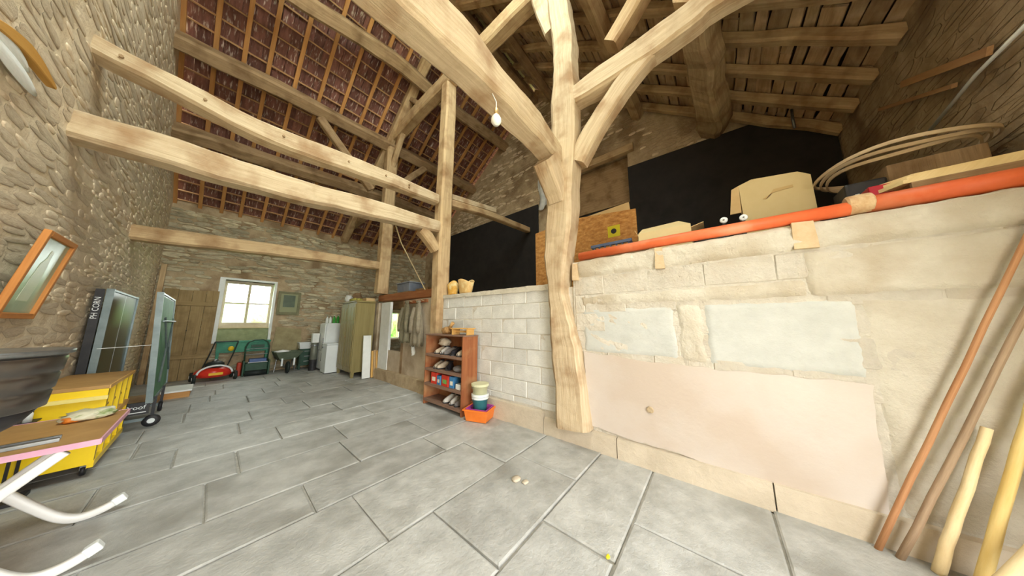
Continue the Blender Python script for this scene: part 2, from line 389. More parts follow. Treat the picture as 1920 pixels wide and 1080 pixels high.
# lime patch on the far wall right of the window
def patch(name, mat, pts, plane, off, th, parent, jag=.03, seed=1, step=.06):
    """irregular plaster patch; pts are (a,b) on plane 'X' (a=Y) or 'Y' (a=X), b = Z"""
    P = []; n = len(pts)
    for i in range(n):
        a = Vector(pts[i]); b = Vector(pts[(i+1) % n]); k = max(1, int((b-a).length/step)); nn = Vector((-(b-a).y, (b-a).x)).normalized()
        for q in range(k):
            p = a.lerp(b, q/k); w = mnoise.noise(Vector((p.x*6+seed, p.y*6, seed)))+.6*mnoise.noise(Vector((p.x*19, p.y*19+seed, 1)))
            P.append(p+nn*w*jag)
    f = (lambda p, o: (o, p.x, p.y)) if plane == 'X' else (lambda p, o: (p.x, o, p.y))
    poly = [f(p, off) for p in P]; ext = (th, 0, 0) if plane == 'X' else (0, th, 0)
    return MB().prism(poly, ext).build(name, mat, parent)
patch('plaster_patch', M('damp_plaster', srgb(150,138,100), srgb(176,164,124), scale=4, rough=.9, bump=.4), [(1.28,.25),(2.05,.3),(2.0,1.3),(1.35,1.38)], 'Y', YF-.035, .04, wfar, seed=5)
# near wall (behind the camera) with the added barn door opening; right gable
wn = wall_rects('wall_near', m_mortD, [(XL-T, ADDED_DOOR[0], -.1, zn(YN)+.25), (ADDED_DOOR[0], ADDED_DOOR[1], ADDED_DOOR[2], zn(YN)+.25), (ADDED_DOOR[1], XG+T, -.1, zn(YN)+.25)], YN-T, YN)
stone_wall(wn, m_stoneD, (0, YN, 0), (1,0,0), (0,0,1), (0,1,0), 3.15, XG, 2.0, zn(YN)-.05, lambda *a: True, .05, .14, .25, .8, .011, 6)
GO = (1.42, 3.55, 2.1, 6.15)   # opening in the right gable, above the loft
mb = MB().prism(gable_poly(XG, GO[1], YF+T), (T, 0, 0)).prism(gable_poly(XG, YN-T, GO[0]), (T, 0, 0))
mb.prism([(XG, GO[0], GO[3]), (XG, GO[1], GO[3]), (XG, GO[1], zn(GO[1])+.1), (XG, GO[0], zn(GO[0])+.1)], (T, 0, 0))
mb.bbox(XG, XG+T, GO[0], GO[1], -.1, GO[2]).bbox(XG+T, XG+T+.05, GO[0]-.1, GO[1]+.1, GO[2], GO[3]+.2)
wr = tag(mb.build('wall_right_gable', m_mortD), kind='structure')
def okg(u, v, a, b):
    if v-b < 5.35: return False
    if u+a > GO[0]-.15 and u-a < GO[1]+.15 and v-b < GO[3]+.22: return False
    return v+b < min(zf(u+a) if u+a > RY else 99, zn(u-a) if u-a < RY else 99)-.12
stone_wall(wr, m_stone, (XG, 0, 0), (0,1,0), (0,0,1), (-1,0,0), YN, YF, 5.3, 9.4, okg, .06, .14, .15, .5, .022, 8)
# ---- roof: far slope (tiles on battens and rafters), near slope (boards on rafters)
ul = math.sqrt(1+SF*SF); dn = Vector((0, SF, 1)).normalized(); ds = Vector((0, 1, -SF)).normalized()
roof = MB().prism([(XL-.3, RY, RZ+.34), (XL-.3, YF+.7, zf(YF+.7)+.34), (XG+.3, YF+.7, zf(YF+.7)+.34), (XG+.3, RY, RZ+.34)], (0, 0, .06))
roof = tag(roof.build('ceiling_far_slope', m_tile), kind='structure')
ln = Vector((0, 1, SN)).normalized(); nn_ = Vector((0, -SN, 1)).normalized()
def near_slab(x0, x1, y0, y1, h=.34): return [(x0, y0, zn(y0)+h), (x0, y1, zn(y1)+h), (x1, y1, zn(y1)+h), (x1, y0, zn(y0)+h)]
roofn = MB()
for q in ((XL-.3, XG+.3, ADDED_SKYLIGHT[3], RY), (XL-.3, XG+.3, YN-.7, ADDED_SKYLIGHT[2]), (XL-.3, ADDED_SKYLIGHT[0], ADDED_SKYLIGHT[2], ADDED_SKYLIGHT[3]), (ADDED_SKYLIGHT[1], XG+.3, ADDED_SKYLIGHT[2], ADDED_SKYLIGHT[3])): roofn.prism(near_slab(*q), (0, 0, .06))
roofn = tag(roofn.build('ceiling_near_slope', M('underlay', srgb(70,50,38), srgb(90,66,48))), kind='structure')
sky = MB()  # skylight frame and panes, added out of view to let daylight in
for k in range(5): x = ADDED_SKYLIGHT[0]+(ADDED_SKYLIGHT[1]-ADDED_SKYLIGHT[0])*k/4; sky.prism(near_slab(x-.025, x+.025, ADDED_SKYLIGHT[2], ADDED_SKYLIGHT[3], .3), (0, 0, .08))
sky = tag(sky.build('added_skylight', m_whitep), kind='structure')
for k in range(4):
    x = ADDED_SKYLIGHT[0]+(ADDED_SKYLIGHT[1]-ADDED_SKYLIGHT[0])*k/4; MB().prism(near_slab(x+.025, x+(ADDED_SKYLIGHT[1]-ADDED_SKYLIGHT[0])/4-.025, ADDED_SKYLIGHT[2], ADDED_SKYLIGHT[3], .34), (0, 0, .006)).build('window_pane', m_glass, sky)
SL = (YF+.55-RY)*ul                      # slope length
rx = [-1.03, -.60, -.20, .18, .66, 1.15, 1.65, 2.14, 2.60, 3.08, 3.55, 4.02, 4.5, 4.97, 5.44, 5.9, 6.36]
def on_far(x, d, h): p = Vector((x, RY, RZ))+ds*d+dn*h; return p
for i, x in enumerate(rx):
    k = Vector((x, 0, 0)); h0, h1 = .02, .085; w = .036
    a = on_far(x, .05, (h0+h1)/2); b = on_far(x, SL-.1, (h0+h1)/2)
    MB().loft([a, a.lerp(b,.33), a.lerp(b,.66), b], [(.075, .075)], up=dn, jit=.006, seed=i, ch=.05).build('rafter', m_raft, roof, origin=a)
nb = int(SL/.32)
for i in range(nb+1):
    d = .08+i*.32; a = on_far(XL, d, .10); b = on_far(XG, d, .10)
    MB().loft([a, a.lerp(b,.5), b], [(.03, .038)], up=dn, seed=i, ch=.05).build('batten', m_batt, roof, origin=a)
tiles = []
tw = .185
for i in range(nb+1):
    d = .08+i*.32; x = XL
    while x < XG-.05:
        tiles.append((x+tw/2, d+.15, R_.uniform(-.012, .012), R_.uniform(-.03,.03))); x += tw
def tile_pts(lift, tilt):
    # slightly barrelled clay tile, lower end overlapping
    out = []
    for k, xx in enumerate((-.088, -.05, 0, .05, .088)):
        out.append((xx, (0, .011, .015, .011, 0)[k]))
    return out
tm = MB(); prof = tile_pts(0, 0)
for yy, zz in ((-.17, .012), (.17, .0)):
    for xx, h in prof: tm.v.append((xx, yy, zz+h))
for yy, zz in ((-.17, .026), (.17, .014)):
    for xx, h in prof: tm.v.append((xx, yy, zz+h))
for k in range(4):
    tm.face((k, k+5, k+6, k+1)); tm.face((10+k, 11+k, 16+k, 15+k)); tm.face((k, k+1, 11+k, 10+k)); tm.face((5+k, 15+k, 16+k, 6+k))
tm.face((0,10,15,5)); tm.face((4,9,19,14))
tmesh = tm.mesh('tile'); tmesh.materials.append(m_tile)
Bt = Matrix((Vector((1,0,0)), ds, Vector((1,0,0)).cross(ds)*-1 if Vector((1,0,0)).cross(ds).dot(dn) < 0 else Vector((1,0,0)).cross(ds))).transposed()
if Bt.determinant() < 0: Bt = Matrix((Vector((-1,0,0)), ds, dn)).transposed()
vis = []
for t_ in tiles:
    p = on_far(t_[0], t_[1], .122+t_[2]*.4)
    vis.append((0 if not in_view(p, 1.0) or p.x > 3.0 else 1/dist_to_cam(p)**2, p, t_))
vis.sort(key=lambda q: -q[0])
tj = MB()
for i, (s_, p, t_) in enumerate(vis):
    M3 = Bt @ Matrix.Rotation(t_[3], 3, 'Z')
    if i < 300: meshobj('tile', tmesh, roof, p, M3.to_euler())
    else:
        b0 = len(tj.v)
        for v in tm.v: tj.v.append(tuple(M3 @ Vector(v) + p))
        for f in tm.f: tj.face([b0+q for q in f])
tag(tj.build('roof_tiles', m_tile, roof), kind='stuff')
# near slope: rafters run down the slope, boards lie across them
def on_near(x, d, h): return Vector((x, YN, zn(YN)))+ln*d+nn_*h
SLN = (RY-YN)*math.sqrt(1+SN*SN)
for i, x in enumerate([-.9, 2.6, 3.45, 4.03, 4.65, 5.25, 5.86, 6.45]):
    a = on_near(x, .0, .02); b = on_near(x, SLN-.05, .02)
    MB().loft([a.lerp(b, k/8) + Vector((R_.uniform(-.03,.03),0,0)) for k in range(9)], [(.15+R_.uniform(-.02,.03), .16)], up=nn_, jit=.03, seed=i+40, sub=2).build('rafter', m_oak2, roofn, origin=a, smooth=False)
d = -.1; i = 0
while d < SLN+.1:
    w = R_.uniform(.12, .24); yb = YN + d/math.sqrt(1+SN*SN)
    cuts = [ADDED_SKYLIGHT[1]+.05 if ADDED_SKYLIGHT[2]-.25 < yb < ADDED_SKYLIGHT[3]+.05 else XL-.1, R_.uniform(2.7,3.1), R_.uniform(4.3,5.6), XG+.1]
    for a_, b_ in zip(cuts[:-1], cuts[1:]):
        pa = on_near(a_+.01, d+w/2, .15+R_.uniform(-.012,.02)); pb = on_near(b_-.01, d+w/2, .15+R_.uniform(-.012,.02))
        MB().loft([pa.lerp(pb, k/10) for k in range(11)], [(w*.94, .035)], up=nn_, jit=.028, seed=i, ch=.1).build('roof_board', m_board, roofn, origin=pa); i += 1
    d += w+.012

# ---- far window: splayed white reveals, frame, panes
w1c = (w1[0]+w1[1])/2
win = tag(MB().bbox(w1[0], w1[0]+.07, YF+.2, YF+.28, w1[2], w1[3]).bbox(w1[1]-.07, w1[1], YF+.2, YF+.28, w1[2], w1[3])
          .bbox(w1[0]+.07, w1[1]-.07, YF+.2, YF+.28, w1[3]-.09, w1[3]).bbox(w1[0]+.07, w1[1]-.07, YF+.2, YF+.28, w1[2], w1[2]+.16).build('window_1', M('window_paint', srgb(196,178,150), srgb(214,200,172), scale=5, rough=.6)), kind='structure')
mf = M('glazing_bar_paint', srgb(200,186,150), srgb(214,202,170), rough=.6)
MB().bbox(w1c-.03, w1c+.03, YF+.21, YF+.27, w1[2]+.16, w1[3]-.09).build('glazing_bar', mf, win)
zc = (w1[2]+.16+w1[3]-.09)/2
for a, b in ((w1[0]+.07, w1c-.022), (w1c+.022, w1[1]-.07)):
    MB().bbox(a, b, YF+.215, YF+.265, zc-.022, zc+.022).build('glazing_bar', mf, win)
    for c, e in ((w1[2]+.16, zc-.016), (zc+.016, w1[3]-.09)):
        MB().bbox(a, b, YF+.238, YF+.243, c, e).build('window_pane', m_glass, win)
for nm, q in (('reveal', [(w1[0]-.10, YF-.03, .92), (w1[0]+.012, YF-.03, .92), (w1[0]+.012, YF+.6, .92), (w1[0]-.02, YF+.6, .92)]), ('reveal', [(w1[1]-.012, YF-.03, .92), (w1[1]+.05, YF-.03, .92), (w1[1]+.02, YF+.6, .92), (w1[1]-.012, YF+.6, .92)])):
    MB().prism(q, (0, 0, w1[3]-.92)).build(nm, m_whitep, win)
MB().bbox(w1[0]-.10, w1[1]+.05, YF-.03, YF+.2, w1[3], w1[3]+.06).build('lintel', m_whitep, win)
MB().bbox(w1[0]+.012, w1[1]-.012, YF+.12, YF+.6, .92, w1[2]-.02).build('window_breast', M('greenish_plaster', srgb(140,150,110), srgb(166,172,130), rough=.9), win)
MB().bbox(w1[0]+.012, w1[1]-.012, YF+.08, YF+.3, w1[2]-.02, w1[2]).build('window_sill', M('sill_wood', srgb(186,172,120), srgb(200,190,140)), win)
# small window of the back room
w = w2
win2 = tag(MB().bbox(w[0], w[0]+.06, YF+.2, YF+.27, w[2], w[3]).bbox(w[1]-.06, w[1], YF+.2, YF+.27, w[2], w[3]).bbox(w[0]+.06, w[1]-.06, YF+.2, YF+.27, w[2], w[2]+.06)
           .bbox(w[0]+.06, w[1]-.06, YF+.2, YF+.27, w[3]-.06, w[3]).build('window_2', m_whitep), kind='structure')
MB().bbox(w[0]+.06, w[1]-.06, YF+.23, YF+.235, w[2]+.06, w[3]-.06).build('window_pane', m_glass, win2)

# ---- partition wall under the truss: concrete blocks
pw = MB().bbox(XW-.003, XW+.2, YN, 1.46, -.05, 2.33).bbox(XW-.003, XW+.2, 1.74, 4.46, -.05, 2.06).bbox(XW+.02, XW+.2, 1.46, 1.74, -.05, 2.0)
wpart = tag(pw.build('wall_right', m_joinW), kind='structure')
def block_mesh(l, h, mat, seed):
    r = random.Random(seed); mb = MB(); t = .035; c = .008
    j = lambda: r.uniform(-.004, .004)
    o = [(-l/2+j(), -h/2+j()), (l/2+j(), -h/2+j()), (l/2+j(), h/2+j()), (-l/2+j(), h/2+j())]
    q = [(x-math.copysign(c, x), z-math.copysign(c, z)) for x, z in o]
    mb.v += [(0, x, z) for x, z in o] + [(-t+.008, x, z) for x, z in o] + [(-t+j(), x, z) for x, z in q]
    for i in range(4):
        k = (i+1) % 4; mb.face((i, 4+i, 4+k, k)); mb.face((4+i, 8+i, 8+k, 4+k))
    mb.face((8, 11, 10, 9)); me = mb.mesh('block'); me.materials.append(mat); return me
def blocks(y0, y1, z0, z1, mat, hc, lc, seed, skip=lambda y, z: False):
    r = random.Random(seed); z = z1; row = 0
    var = {}
    while z - .04 > z0:
        h = min(hc, z-z0); y = y0-(lc/2 if row % 2 else 0)
        while y < y1-.01:
            a, b = max(y, y0), min(y+lc, y1)
            if b-a > .05 and not skip((a+b)/2, z-h/2):
                key = (round(b-a, 3), round(h, 3), r.randrange(2))
                if key not in var: var[key] = block_mesh(b-a-.007, h-.007, mat, len(var)+seed*50)
                meshobj('block', var[key], wpart, (XW+.025+r.uniform(-.006,.006), (a+b)/2, z-h/2))
            y += lc
        z -= hc; row += 1
blocks(YN, 1.44, .28, 2.10, m_block, .235, .5, 2, lambda y, z: z < 1.0)
blocks(1.76, 4.44, .30, 2.04, m_blockG, .235, .5, 3)
# renders and patches over the blocks
def rough(name, mat, y0, y1, z0, z1, off, amp, seed, step=.035, fade=.02):
    """hand-thrown render: a relief surface with ragged edges"""
    nu, nv = max(4, int((y1-y0)/step)), max(3, int((z1-z0)/step))
    def fn(u, v):
        y, z = y0+(y1-y0)*u, z0+(z1-z0)*v; ed = u in (0, 1) or v in (0, 1)
        q = Vector((y*5.0+seed, z*9.0, seed*.7)); n1 = mnoise.noise(q); n2 = mnoise.noise(q*2.7); n3 = abs(mnoise.noise(q*1.6+Vector((3,1,7))))
        h = amp*(.55+.5*n1+.35*n2-.9*max(0, .18-n3))
        if ed: h = -.02
        return (off-h, y+.018*mnoise.noise(q*2.0+Vector((9,0,0)))*(1 if u not in (0,1) or True else 0), z+.016*mnoise.noise(q*2.2+Vector((0,9,0))))
    return MB().grid(fn, nu, nv).build(name, mat, wpart, True)
rough('cream_render', m_cream, YN+.01, 1.40, 2.10, 2.335, XW-.014, .030, 3)
rough('cream_render', m_cream, -.62, 1.36, 1.70, 1.87, XW-.010, .024, 5)
rough('cream_render', m_cream, YN+.01, -.84, .20, 1.70, XW-.006, .018, 7, .05)
rough('cream_render', m_cream, YN+.01, -.60, 1.70, 2.10, XW-.008, .024, 8)
rough('cream_render', m_cream, .08, .32, 1.10, 1.70, XW-.008, .022, 9)
patch('smooth_plaster', m_plast, [(-.80,.16),(1.30,.26),(1.34,1.14),(.5,1.08),(-.83,1.06)], 'X', XW-.024, .06, wpart, jag=.018, seed=9)
rough('grey_cement', m_greyp, .31, 1.35, 1.12, 1.70, XW-.009, .010, 14)
rough('grey_cement', m_greyp, -.85, .09, 1.09, 1.70, XW-.009, .010, 17)
for (a, b, c, e) in ((.37,.46,2.09,2.34), (-.71,-.57,2.11,2.35), (1.37,1.46,2.07,2.31)):
    patch('tan_plug', m_tanpl, [(a,c),(b,c+.01),(b-.01,e),(a+.01,e-.01)], 'X', XW-.04, .06, wpart, jag=.004, seed=33)
patch('cream_render', m_cream, [(1.74, 1.98), (4.44, 2.02), (4.44, 2.09), (1.74, 2.07)], 'X', XW-.03, .2, wpart, jag=.008, seed=51)
MB().lathe([(.03,-.012),(.035,0),(.02,.012),(.0,.012)], (XW-.03,.62,.585), n=9, axis='X').build('wall_hole_plug', m_mortD, wpart)
# plinth course along the foot of the wall
for i, (a, b) in enumerate(((YN,-1.25), (-1.24,-.25), (-.24,.98), (.99,1.95), (1.96,3.1), (3.11,4.5))):
    h = .20 if a < 1.9 else .27
    MB().prism([(XW-.055, a, -.01), (XW-.045, a, h), (XW+.03, a, h+.02), (XW+.03, a, -.01)], (0, b-a, 0)).build('plinth_stone', m_plinth, wpart)
# wall pieces beyond the king post: boarded panel with the coats, white jamb, low stone base
bw = M('brown_plaster', srgb(186,168,142), srgb(204,188,164), scale=4, rough=.9, bump=.5, c3=srgb(156,134,106))
MB().bbox(XW, XW+.12, 4.74, 6.20, .22, 2.08).build('panel', bw, wpart)
MB().bbox(XW, XW+.12, 6.20, 6.9, .1, .78).build('parapet', bw, wpart)
MB().bbox(XW-.02, XW+.05, 6.9, 7.45, .05, 2.08).build('jamb', m_whitep, wpart)
MB().bbox(XW-.0, XW+.14, 7.7, YF, .0, 2.1).build('panel', bw, wpart)
MB().bbox(XW-.01, XW+.1, 6.1, 6.2, .0, 2.08).build('door_post', m_oak3, wpart)
for i, (a, b) in enumerate(((4.75,5.5), (5.51,6.3), (6.31,7.45))):
    MB().prism([(XW-.10, a, -.01), (XW-.085, a, .25), (XW+.03, a, .27), (XW+.03, a, -.01)], (0, b-a, 0)).build('plinth_stone', m_mortD, wpart)
# loft floor behind the partition
lf = tag(MB().bbox(XW+.2, XG, YN, 7.55, 1.90, 2.0).build('floor_loft', m_oak3), kind='structure')

# ================================================================== TIMBER FRAME
def timber(name, path, sizes, label, mat=None, up=(0,0,1), jit=.02, seed=0, sub=4, group=None, cat='beam', ch=.14):
    o = MB().loft(path, sizes, up=up, jit=jit, seed=seed, sub=sub, ch=ch).build(name, mat or m_oak2, origin=path[0])
    return tag(o, label, cat, group)
EX = XL-.12      # beam ends are let into the gable masonry
def pegs(o, pts, r=.016):
    for p in pts: MB().lathe([(r,-.03),(r,.03)], tuple(Vector(p)-o.location), n=8, axis='Y').build('peg', m_oak3, o)
timber('tie_beam', [(EX,1.6,3.72),(-.1,1.6,3.84),(.5,1.6,3.91),(1.2,1.6,3.96),(1.8,1.6,3.97),(2.4,1.6,3.95),(3.0,1.6,3.90)],
       [(.3,.42),(.3,.42),(.3,.42),(.3,.40),(.3,.37),(.28,.34),(.26,.30)], 'huge pale arched oak beam in the foreground, running into the forked post', m_oak, seed=1, jit=.022, sub=6)
t = timber('tie_beam', [(EX,4.6,4.27),(-.58,4.6,4.19),(.08,4.6,4.10),(.8,4.6,4.13),(1.58,4.6,4.20),(2.9,4.6,4.25)], [(.24,.2),(.24,.22),(.24,.25),(.24,.29),(.24,.27),(.22,.22)],
       'upper pale cross beam with peg holes, from rubble wall to middle post', m_oak, seed=2, jit=.018)
pegs(t, [(x, 4.49, z) for x, z in ((-.35,4.15),(.35,4.12),(1.15,4.17),(1.75,4.22),(2.2,4.24),(2.2,4.19),(-.9,4.22))])
timber('tie_beam', [(EX,4.6,3.36),(-.48,4.6,3.40),(.0,4.6,3.40),(.85,4.6,3.45),(1.6,4.6,3.52),(2.96,4.6,3.61)], [(.26,.26),(.26,.33),(.26,.33),(.26,.31),(.26,.32),(.24,.26)],
       'lower pale cross beam with a swollen middle, ending at the middle post', m_oak, seed=3, jit=.02)
timber('tie_beam', [(EX,7.6,3.03),(-.15,7.6,3.09),(1.0,7.6,3.15),(2.96,7.6,3.19)], [(.24,.26),(.24,.27),(.24,.25),(.24,.24)], 'farthest cross beam, low above the window end of the barn', m_oak2, seed=4)
timber('aisle_beam', [(3.24,4.62,4.30),(4.6,4.62,4.50),(6.45,4.62,4.62)], [(.18,.17)], 'sawn beam running on from the middle post to the black sheeting', m_oak2, seed=5, jit=.008)
timber('lap_beam', [(3.24,4.62,4.465),(3.9,4.62,4.565),(4.8,4.62,4.69)], [(.16,.15)], 'short squared beam lapped on top of the aisle beam', m_oak, seed=6, jit=.006)
# posts
pc = [(1036,-30),(1046,0),(1057,60),(1060,117),(1062,194),(1060,300),(1055,391),(1050,483),(1051,527),(1051,554),(1060,613),(1068,668),(1077,785)]
pp = [onX(x, y, XW+.0) for x, y in pc]; pp = [(XW, a[1], a[2]) for a in pp][::-1]
pp[0] = (XW, 1.47, .2); 
ps = [(.34,.42),(.34,.40),(.32,.34),(.28,.24),(.30,.26),(.34,.36),(.36,.40),(.36,.40),(.34,.36),(.32,.33),(.32,.32),(.28,.3),(.26,.3)]
post1 = timber('oak_post', pp, [(b, a) for a, b in ps], 'tall forked oak post standing against the whitewashed block wall', m_oak, up=(1,0,0), seed=11, jit=.028, sub=5, cat='post')
timber('oak_post', [(XW,4.6,.0),(XW,4.6,2.1),(XW,4.6,4.2),(XW+.02,4.6,6.5),(XW+.02,4.6,9.35)], [(.24,.24),(.29,.30),(.30,.30),(.29,.29),(.24,.26)], 'middle oak post behind the bookcase, carrying the two pale cross beams', m_oak2, up=(1,0,0), seed=12, jit=.012, cat='post')
timber('oak_post', [(XW,7.6,2.36),(XW,7.6,3.2),(XW,7.6,5.0),(XW-.02,7.6,7.25)], [(.32,.32)], 'farthest oak post, rising behind the wardrobe', m_oak2, up=(1,0,0), seed=13, jit=.012, cat='post')
# truss in the plane of the partition wall
timber('collar_beam', [(XW,8.3,7.32),(XW,6.0,7.50),(XW,3.6,7.48),(XW,1.6,7.42)], [(.28,.36)], 'level collar beam high under the roof, from far post to foreground post', m_oak2, seed=14)
timber('principal_rafter', [(XW-.12,11.1,4.78),(XW-.12,8.1,6.83),(XW-.12,6.2,8.2),(XW-.12,4.45,9.44)], [(.24,.26)], 'long sloping roof timber above the far post', m_oak2, up=dn, seed=15, jit=.012)
timber('principal_rafter', [(XW-.05,YN+.05,4.42),(XW-.05,.9,6.72),(XW-.05,4.25,9.42)], [(.2,.22)], 'sloping roof timber above the foreground post', m_oak2, up=nn_, seed=16, jit=.012)
timber('wall_tie', [onX(1072,190,XW),onX(1110,165,XW),onX(1200,108,XW),onX(1290,45,XW),onX(1360,-8,XW),(XW,-1.9,4.86)], [(.26,.26),(.26,.33),(.26,.34),(.26,.33),(.26,.32),(.26,.3)], 'stout timber rising right from the forked post', m_oak, seed=17, jit=.02)
timber('post_brace', [onX(1082,306,XW),onX(1112,250,XW),onX(1165,170,XW),onX(1225,95,XW)], [(.2,.3),(.2,.28),(.2,.26),(.2,.24)], 'slender brace from the forked post up to the stout right timber', m_oak, seed=18, jit=.012)
timber('post_brace', [onX(1036,66,XW),onX(1024,30,XW),onX(1008,-20,XW),onX(996,-60,XW)], [(.22,.22),(.22,.28),(.22,.28),(.22,.28)], 'brace forking upward left off the head of the foreground post', m_oak, seed=19, jit=.012)
timber('beam_corbel', [(2.66,1.6,3.74),(2.82,1.6,3.58),(2.97,1.6,3.36),(3.0,1.6,3.2)], [(.26,.4),(.26,.42),(.26,.34),(.24,.2)], 'curved bracket under the arched beam at the foreground post', m_oak, seed=20, jit=.01, cat='bracket')
timber('beam_corbel', [(2.55,4.6,3.44),(2.72,4.6,3.33),(2.94,4.6,3.08)], [(.2,.2),(.2,.24),(.2,.18)], 'small bracket under the lower cross beam at the middle post', m_oak2, seed=21, jit=.008, cat='bracket')
timber('roof_strut', [onX(1146,88,XW+.25),onX(1172,45,XW+.25),onX(1200,-4,XW+.25),onX(1222,-45,XW+.25)], [(.24,.24)], 'steep strut standing on the stout right timber', m_oak2, seed=22, jit=.01)
timber('purlin_brace', [onY(600,222,7.6),onY(696,356,7.6)], [(.16,.2)], 'brace from the far post up to the lower tiled-roof purlin', m_oak3, seed=23, jit=.01)
timber('purlin_brace', [(3.22,7.6,5.7),(3.7,7.6,6.35),(4.25,7.6,7.02)], [(.16,.2)], 'brace leaning right from the far post to its purlin', m_oak3, seed=24, jit=.01)
timber('eave_strut', [onX(688,402,XW),onX(660,424,XW),onX(634,438,XW)], [(.2,.26)], 'low strut from the far post down to the eave wall', m_oak3, seed=25, jit=.01)
timber('collar_strut', [(XW+.0,7.75,6.1),(XW,7.2,6.9),(XW,6.9,7.36)], [(.15,.17)], 'short strut under the collar beside the far post', m_oak2, seed=26, jit=.01)
timber('collar_strut', [(XW-.1,5.9,7.62),(XW-.1,6.3,8.0)], [(.12,.13)], 'short strut between collar and sloping timber', m_oak3, seed=27, jit=.006)
# purlins
def xp(p): return [tuple(q) for q in p]
timber('purlin', xp([(EX,7.55,6.92),(.4,7.58,7.06),(2.6,7.6,7.14),(3.7,7.6,7.18),(5.1,7.6,7.22),(6.62,7.6,7.24)]), [(.30,.34)], 'long round purlin crossing the middle of the tiled slope', m_oak3, up=dn, seed=31, jit=.03)
timber('purlin', xp([(EX,9.1,5.84),(.45,9.1,5.96),(2.58,9.1,6.08),(3.84,9.1,6.12),(5.2,9.1,6.1),(6.62,9.1,6.08)]), [(.30,.34)], 'lowest purlin, just above the far cross beam', m_oak3, up=dn, seed=32, jit=.04)
timber('purlin', xp([(EX,5.8,7.75),(.2,5.8,7.86),(1.1,5.8,8.04),(2.5,5.8,8.26),(3.7,5.8,8.18),(5.0,5.8,8.3),(6.62,5.8,8.42)]), [(.32,.34)], 'upper purlin of the tiled slope, highest in view', m_oak3, up=dn, seed=33, jit=.03)
timber('ridge_beam', [(EX,4.32,9.5),(3,4.32,9.45),(6.62,4.32,9.5)], [(.2,.22)], 'ridge beam at the very top of the roof', m_oak3, seed=34, jit=.02)
timber('purlin', [(EX,3.45,8.82),(3,3.5,8.86),(6.62,3.5,8.88)], [(.2,.2)], 'dark purlin next to the ridge on the boarded slope', m_oak3, up=nn_, seed=35, jit=.02)
timber('purlin', [(3.0,1.15,6.95),(5,1.12,6.95),(6.62,1.1,6.98)], [(.24,.24)], 'purlin of the boarded slope ending in the rubble above the lintel', m_oak2, up=nn_, seed=36, jit=.02)
timber('purlin', [(3.05,-.16,5.35),(3.6,-.18,5.42),(4.3,-.24,5.52),(5.0,-.28,5.62),(5.6,-.33,5.60),(6.2,-.36,5.66),(6.6,-.36,5.76)], [(.34,.34),(.36,.36),(.38,.38),(.40,.40),(.44,.42),(.46,.44),(.4,.4)],
       'massive crooked purlin below the boarded slope, resting on the gable', m_oak2, up=nn_, seed=37, jit=.045, sub=5)
timber('lintel', [(6.56,1.25,6.12),(6.56,3.75,6.12)], [(.2,.2)], 'timber lintel over the opening in the gable', m_oak2, seed=38, jit=.015)

# ================================================================== LIGHT BULB, ROPE
bl = empty('light_bulb', (1.54,1.47,3.46), 0, 'white globe light bulb hanging under the arched beam', 'light bulb')
MB().lathe([(0,-.055),(.03,-.048),(.05,-.02),(.05,.01),(.035,.04),(.018,.06),(.016,.07)], n=20).build('bulb', M('opal_glass', srgb(245,242,232), rough=.2, coat=.5), bl, True)
MB().lathe([(.02,.06),(.022,.065),(.022,.12),(.012,.13),(.004,.14)], n=14).build('socket', M('brass_socket', srgb(200,170,120), metal=.6, rough=.4), bl, True)
MB().tube([(0,0,.13),(0,.0,.2),(-.0,.06,.34)], .005, 6).build('cord', m_whitep, bl)
tag(MB().tube([onY(730,385,4.74),onY(752,455,4.74),onY(775,500,4.74),onY(797,543,4.76)], .012, 6).build('rope', M('rope_fibre', srgb(150,130,96), srgb(170,150,110))), 'thin rope hanging slack from the lower cross beam', 'rope')

# ================================================================== RIGHT GABLE: black sheeting, recess
tag(MB().bbox(XG-.08, XG-.045, 4.25, 9.3, 1.95, 5.46).build('black_sheet', m_black, bevel=.004), 'black sheeting on the gable left of the forked post', 'sheet')
tag(MB().prism([(XG-.08,-1.93,2.02),(XG-.08,1.42,2.02),(XG-.08,1.42,5.58),(XG-.08,-1.35,5.5),(XG-.08,-1.93,4.92)], (.035,0,0)).build('black_sheet', m_black), 'large black sheeting on the gable behind the cardboard', 'sheet')
tag(MB().bbox(XG+.18, XG+.21, 1.44, 3.53, 2.0, 4.75).build('black_sheet', m_black), 'black sheeting set back inside the gable opening', 'sheet')
m_osb = M('chip_board', srgb(150,98,46), srgb(206,154,86), scale=9, rough=.8, c3=srgb(178,122,60), s3=16, stretch=(1,1,2.4), bump=.2)
tag(MB().bbox(XG+.30, XG+.33, 1.44, 3.53, 4.2, 6.12).build('chipboard_panel', m_oak3), 'dark wooden panel closing the top of the gable opening', 'panel')
tag(MB().bbox(XG+.14, XG+.175, 1.46, 3.5, 4.72, 4.80).build('shelf_rail', m_oak3), 'thin rail across the gable opening', 'rail')
def sheetfn(u, v): y = 4.2-.34*u+.04*math.sin(v*7); return (XG-.10+.03*math.sin(u*9+v*3), y, 6.35-1.1*v-.06*math.sin(u*5))
tag(MB().grid(sheetfn, 10, 14).build('plastic_sheet', M('pale_film', srgb(190,190,184), srgb(214,214,208), rough=.5), smooth=True, solid=.008), 'pale crumpled plastic strip hanging on the gable', 'plastic sheet')

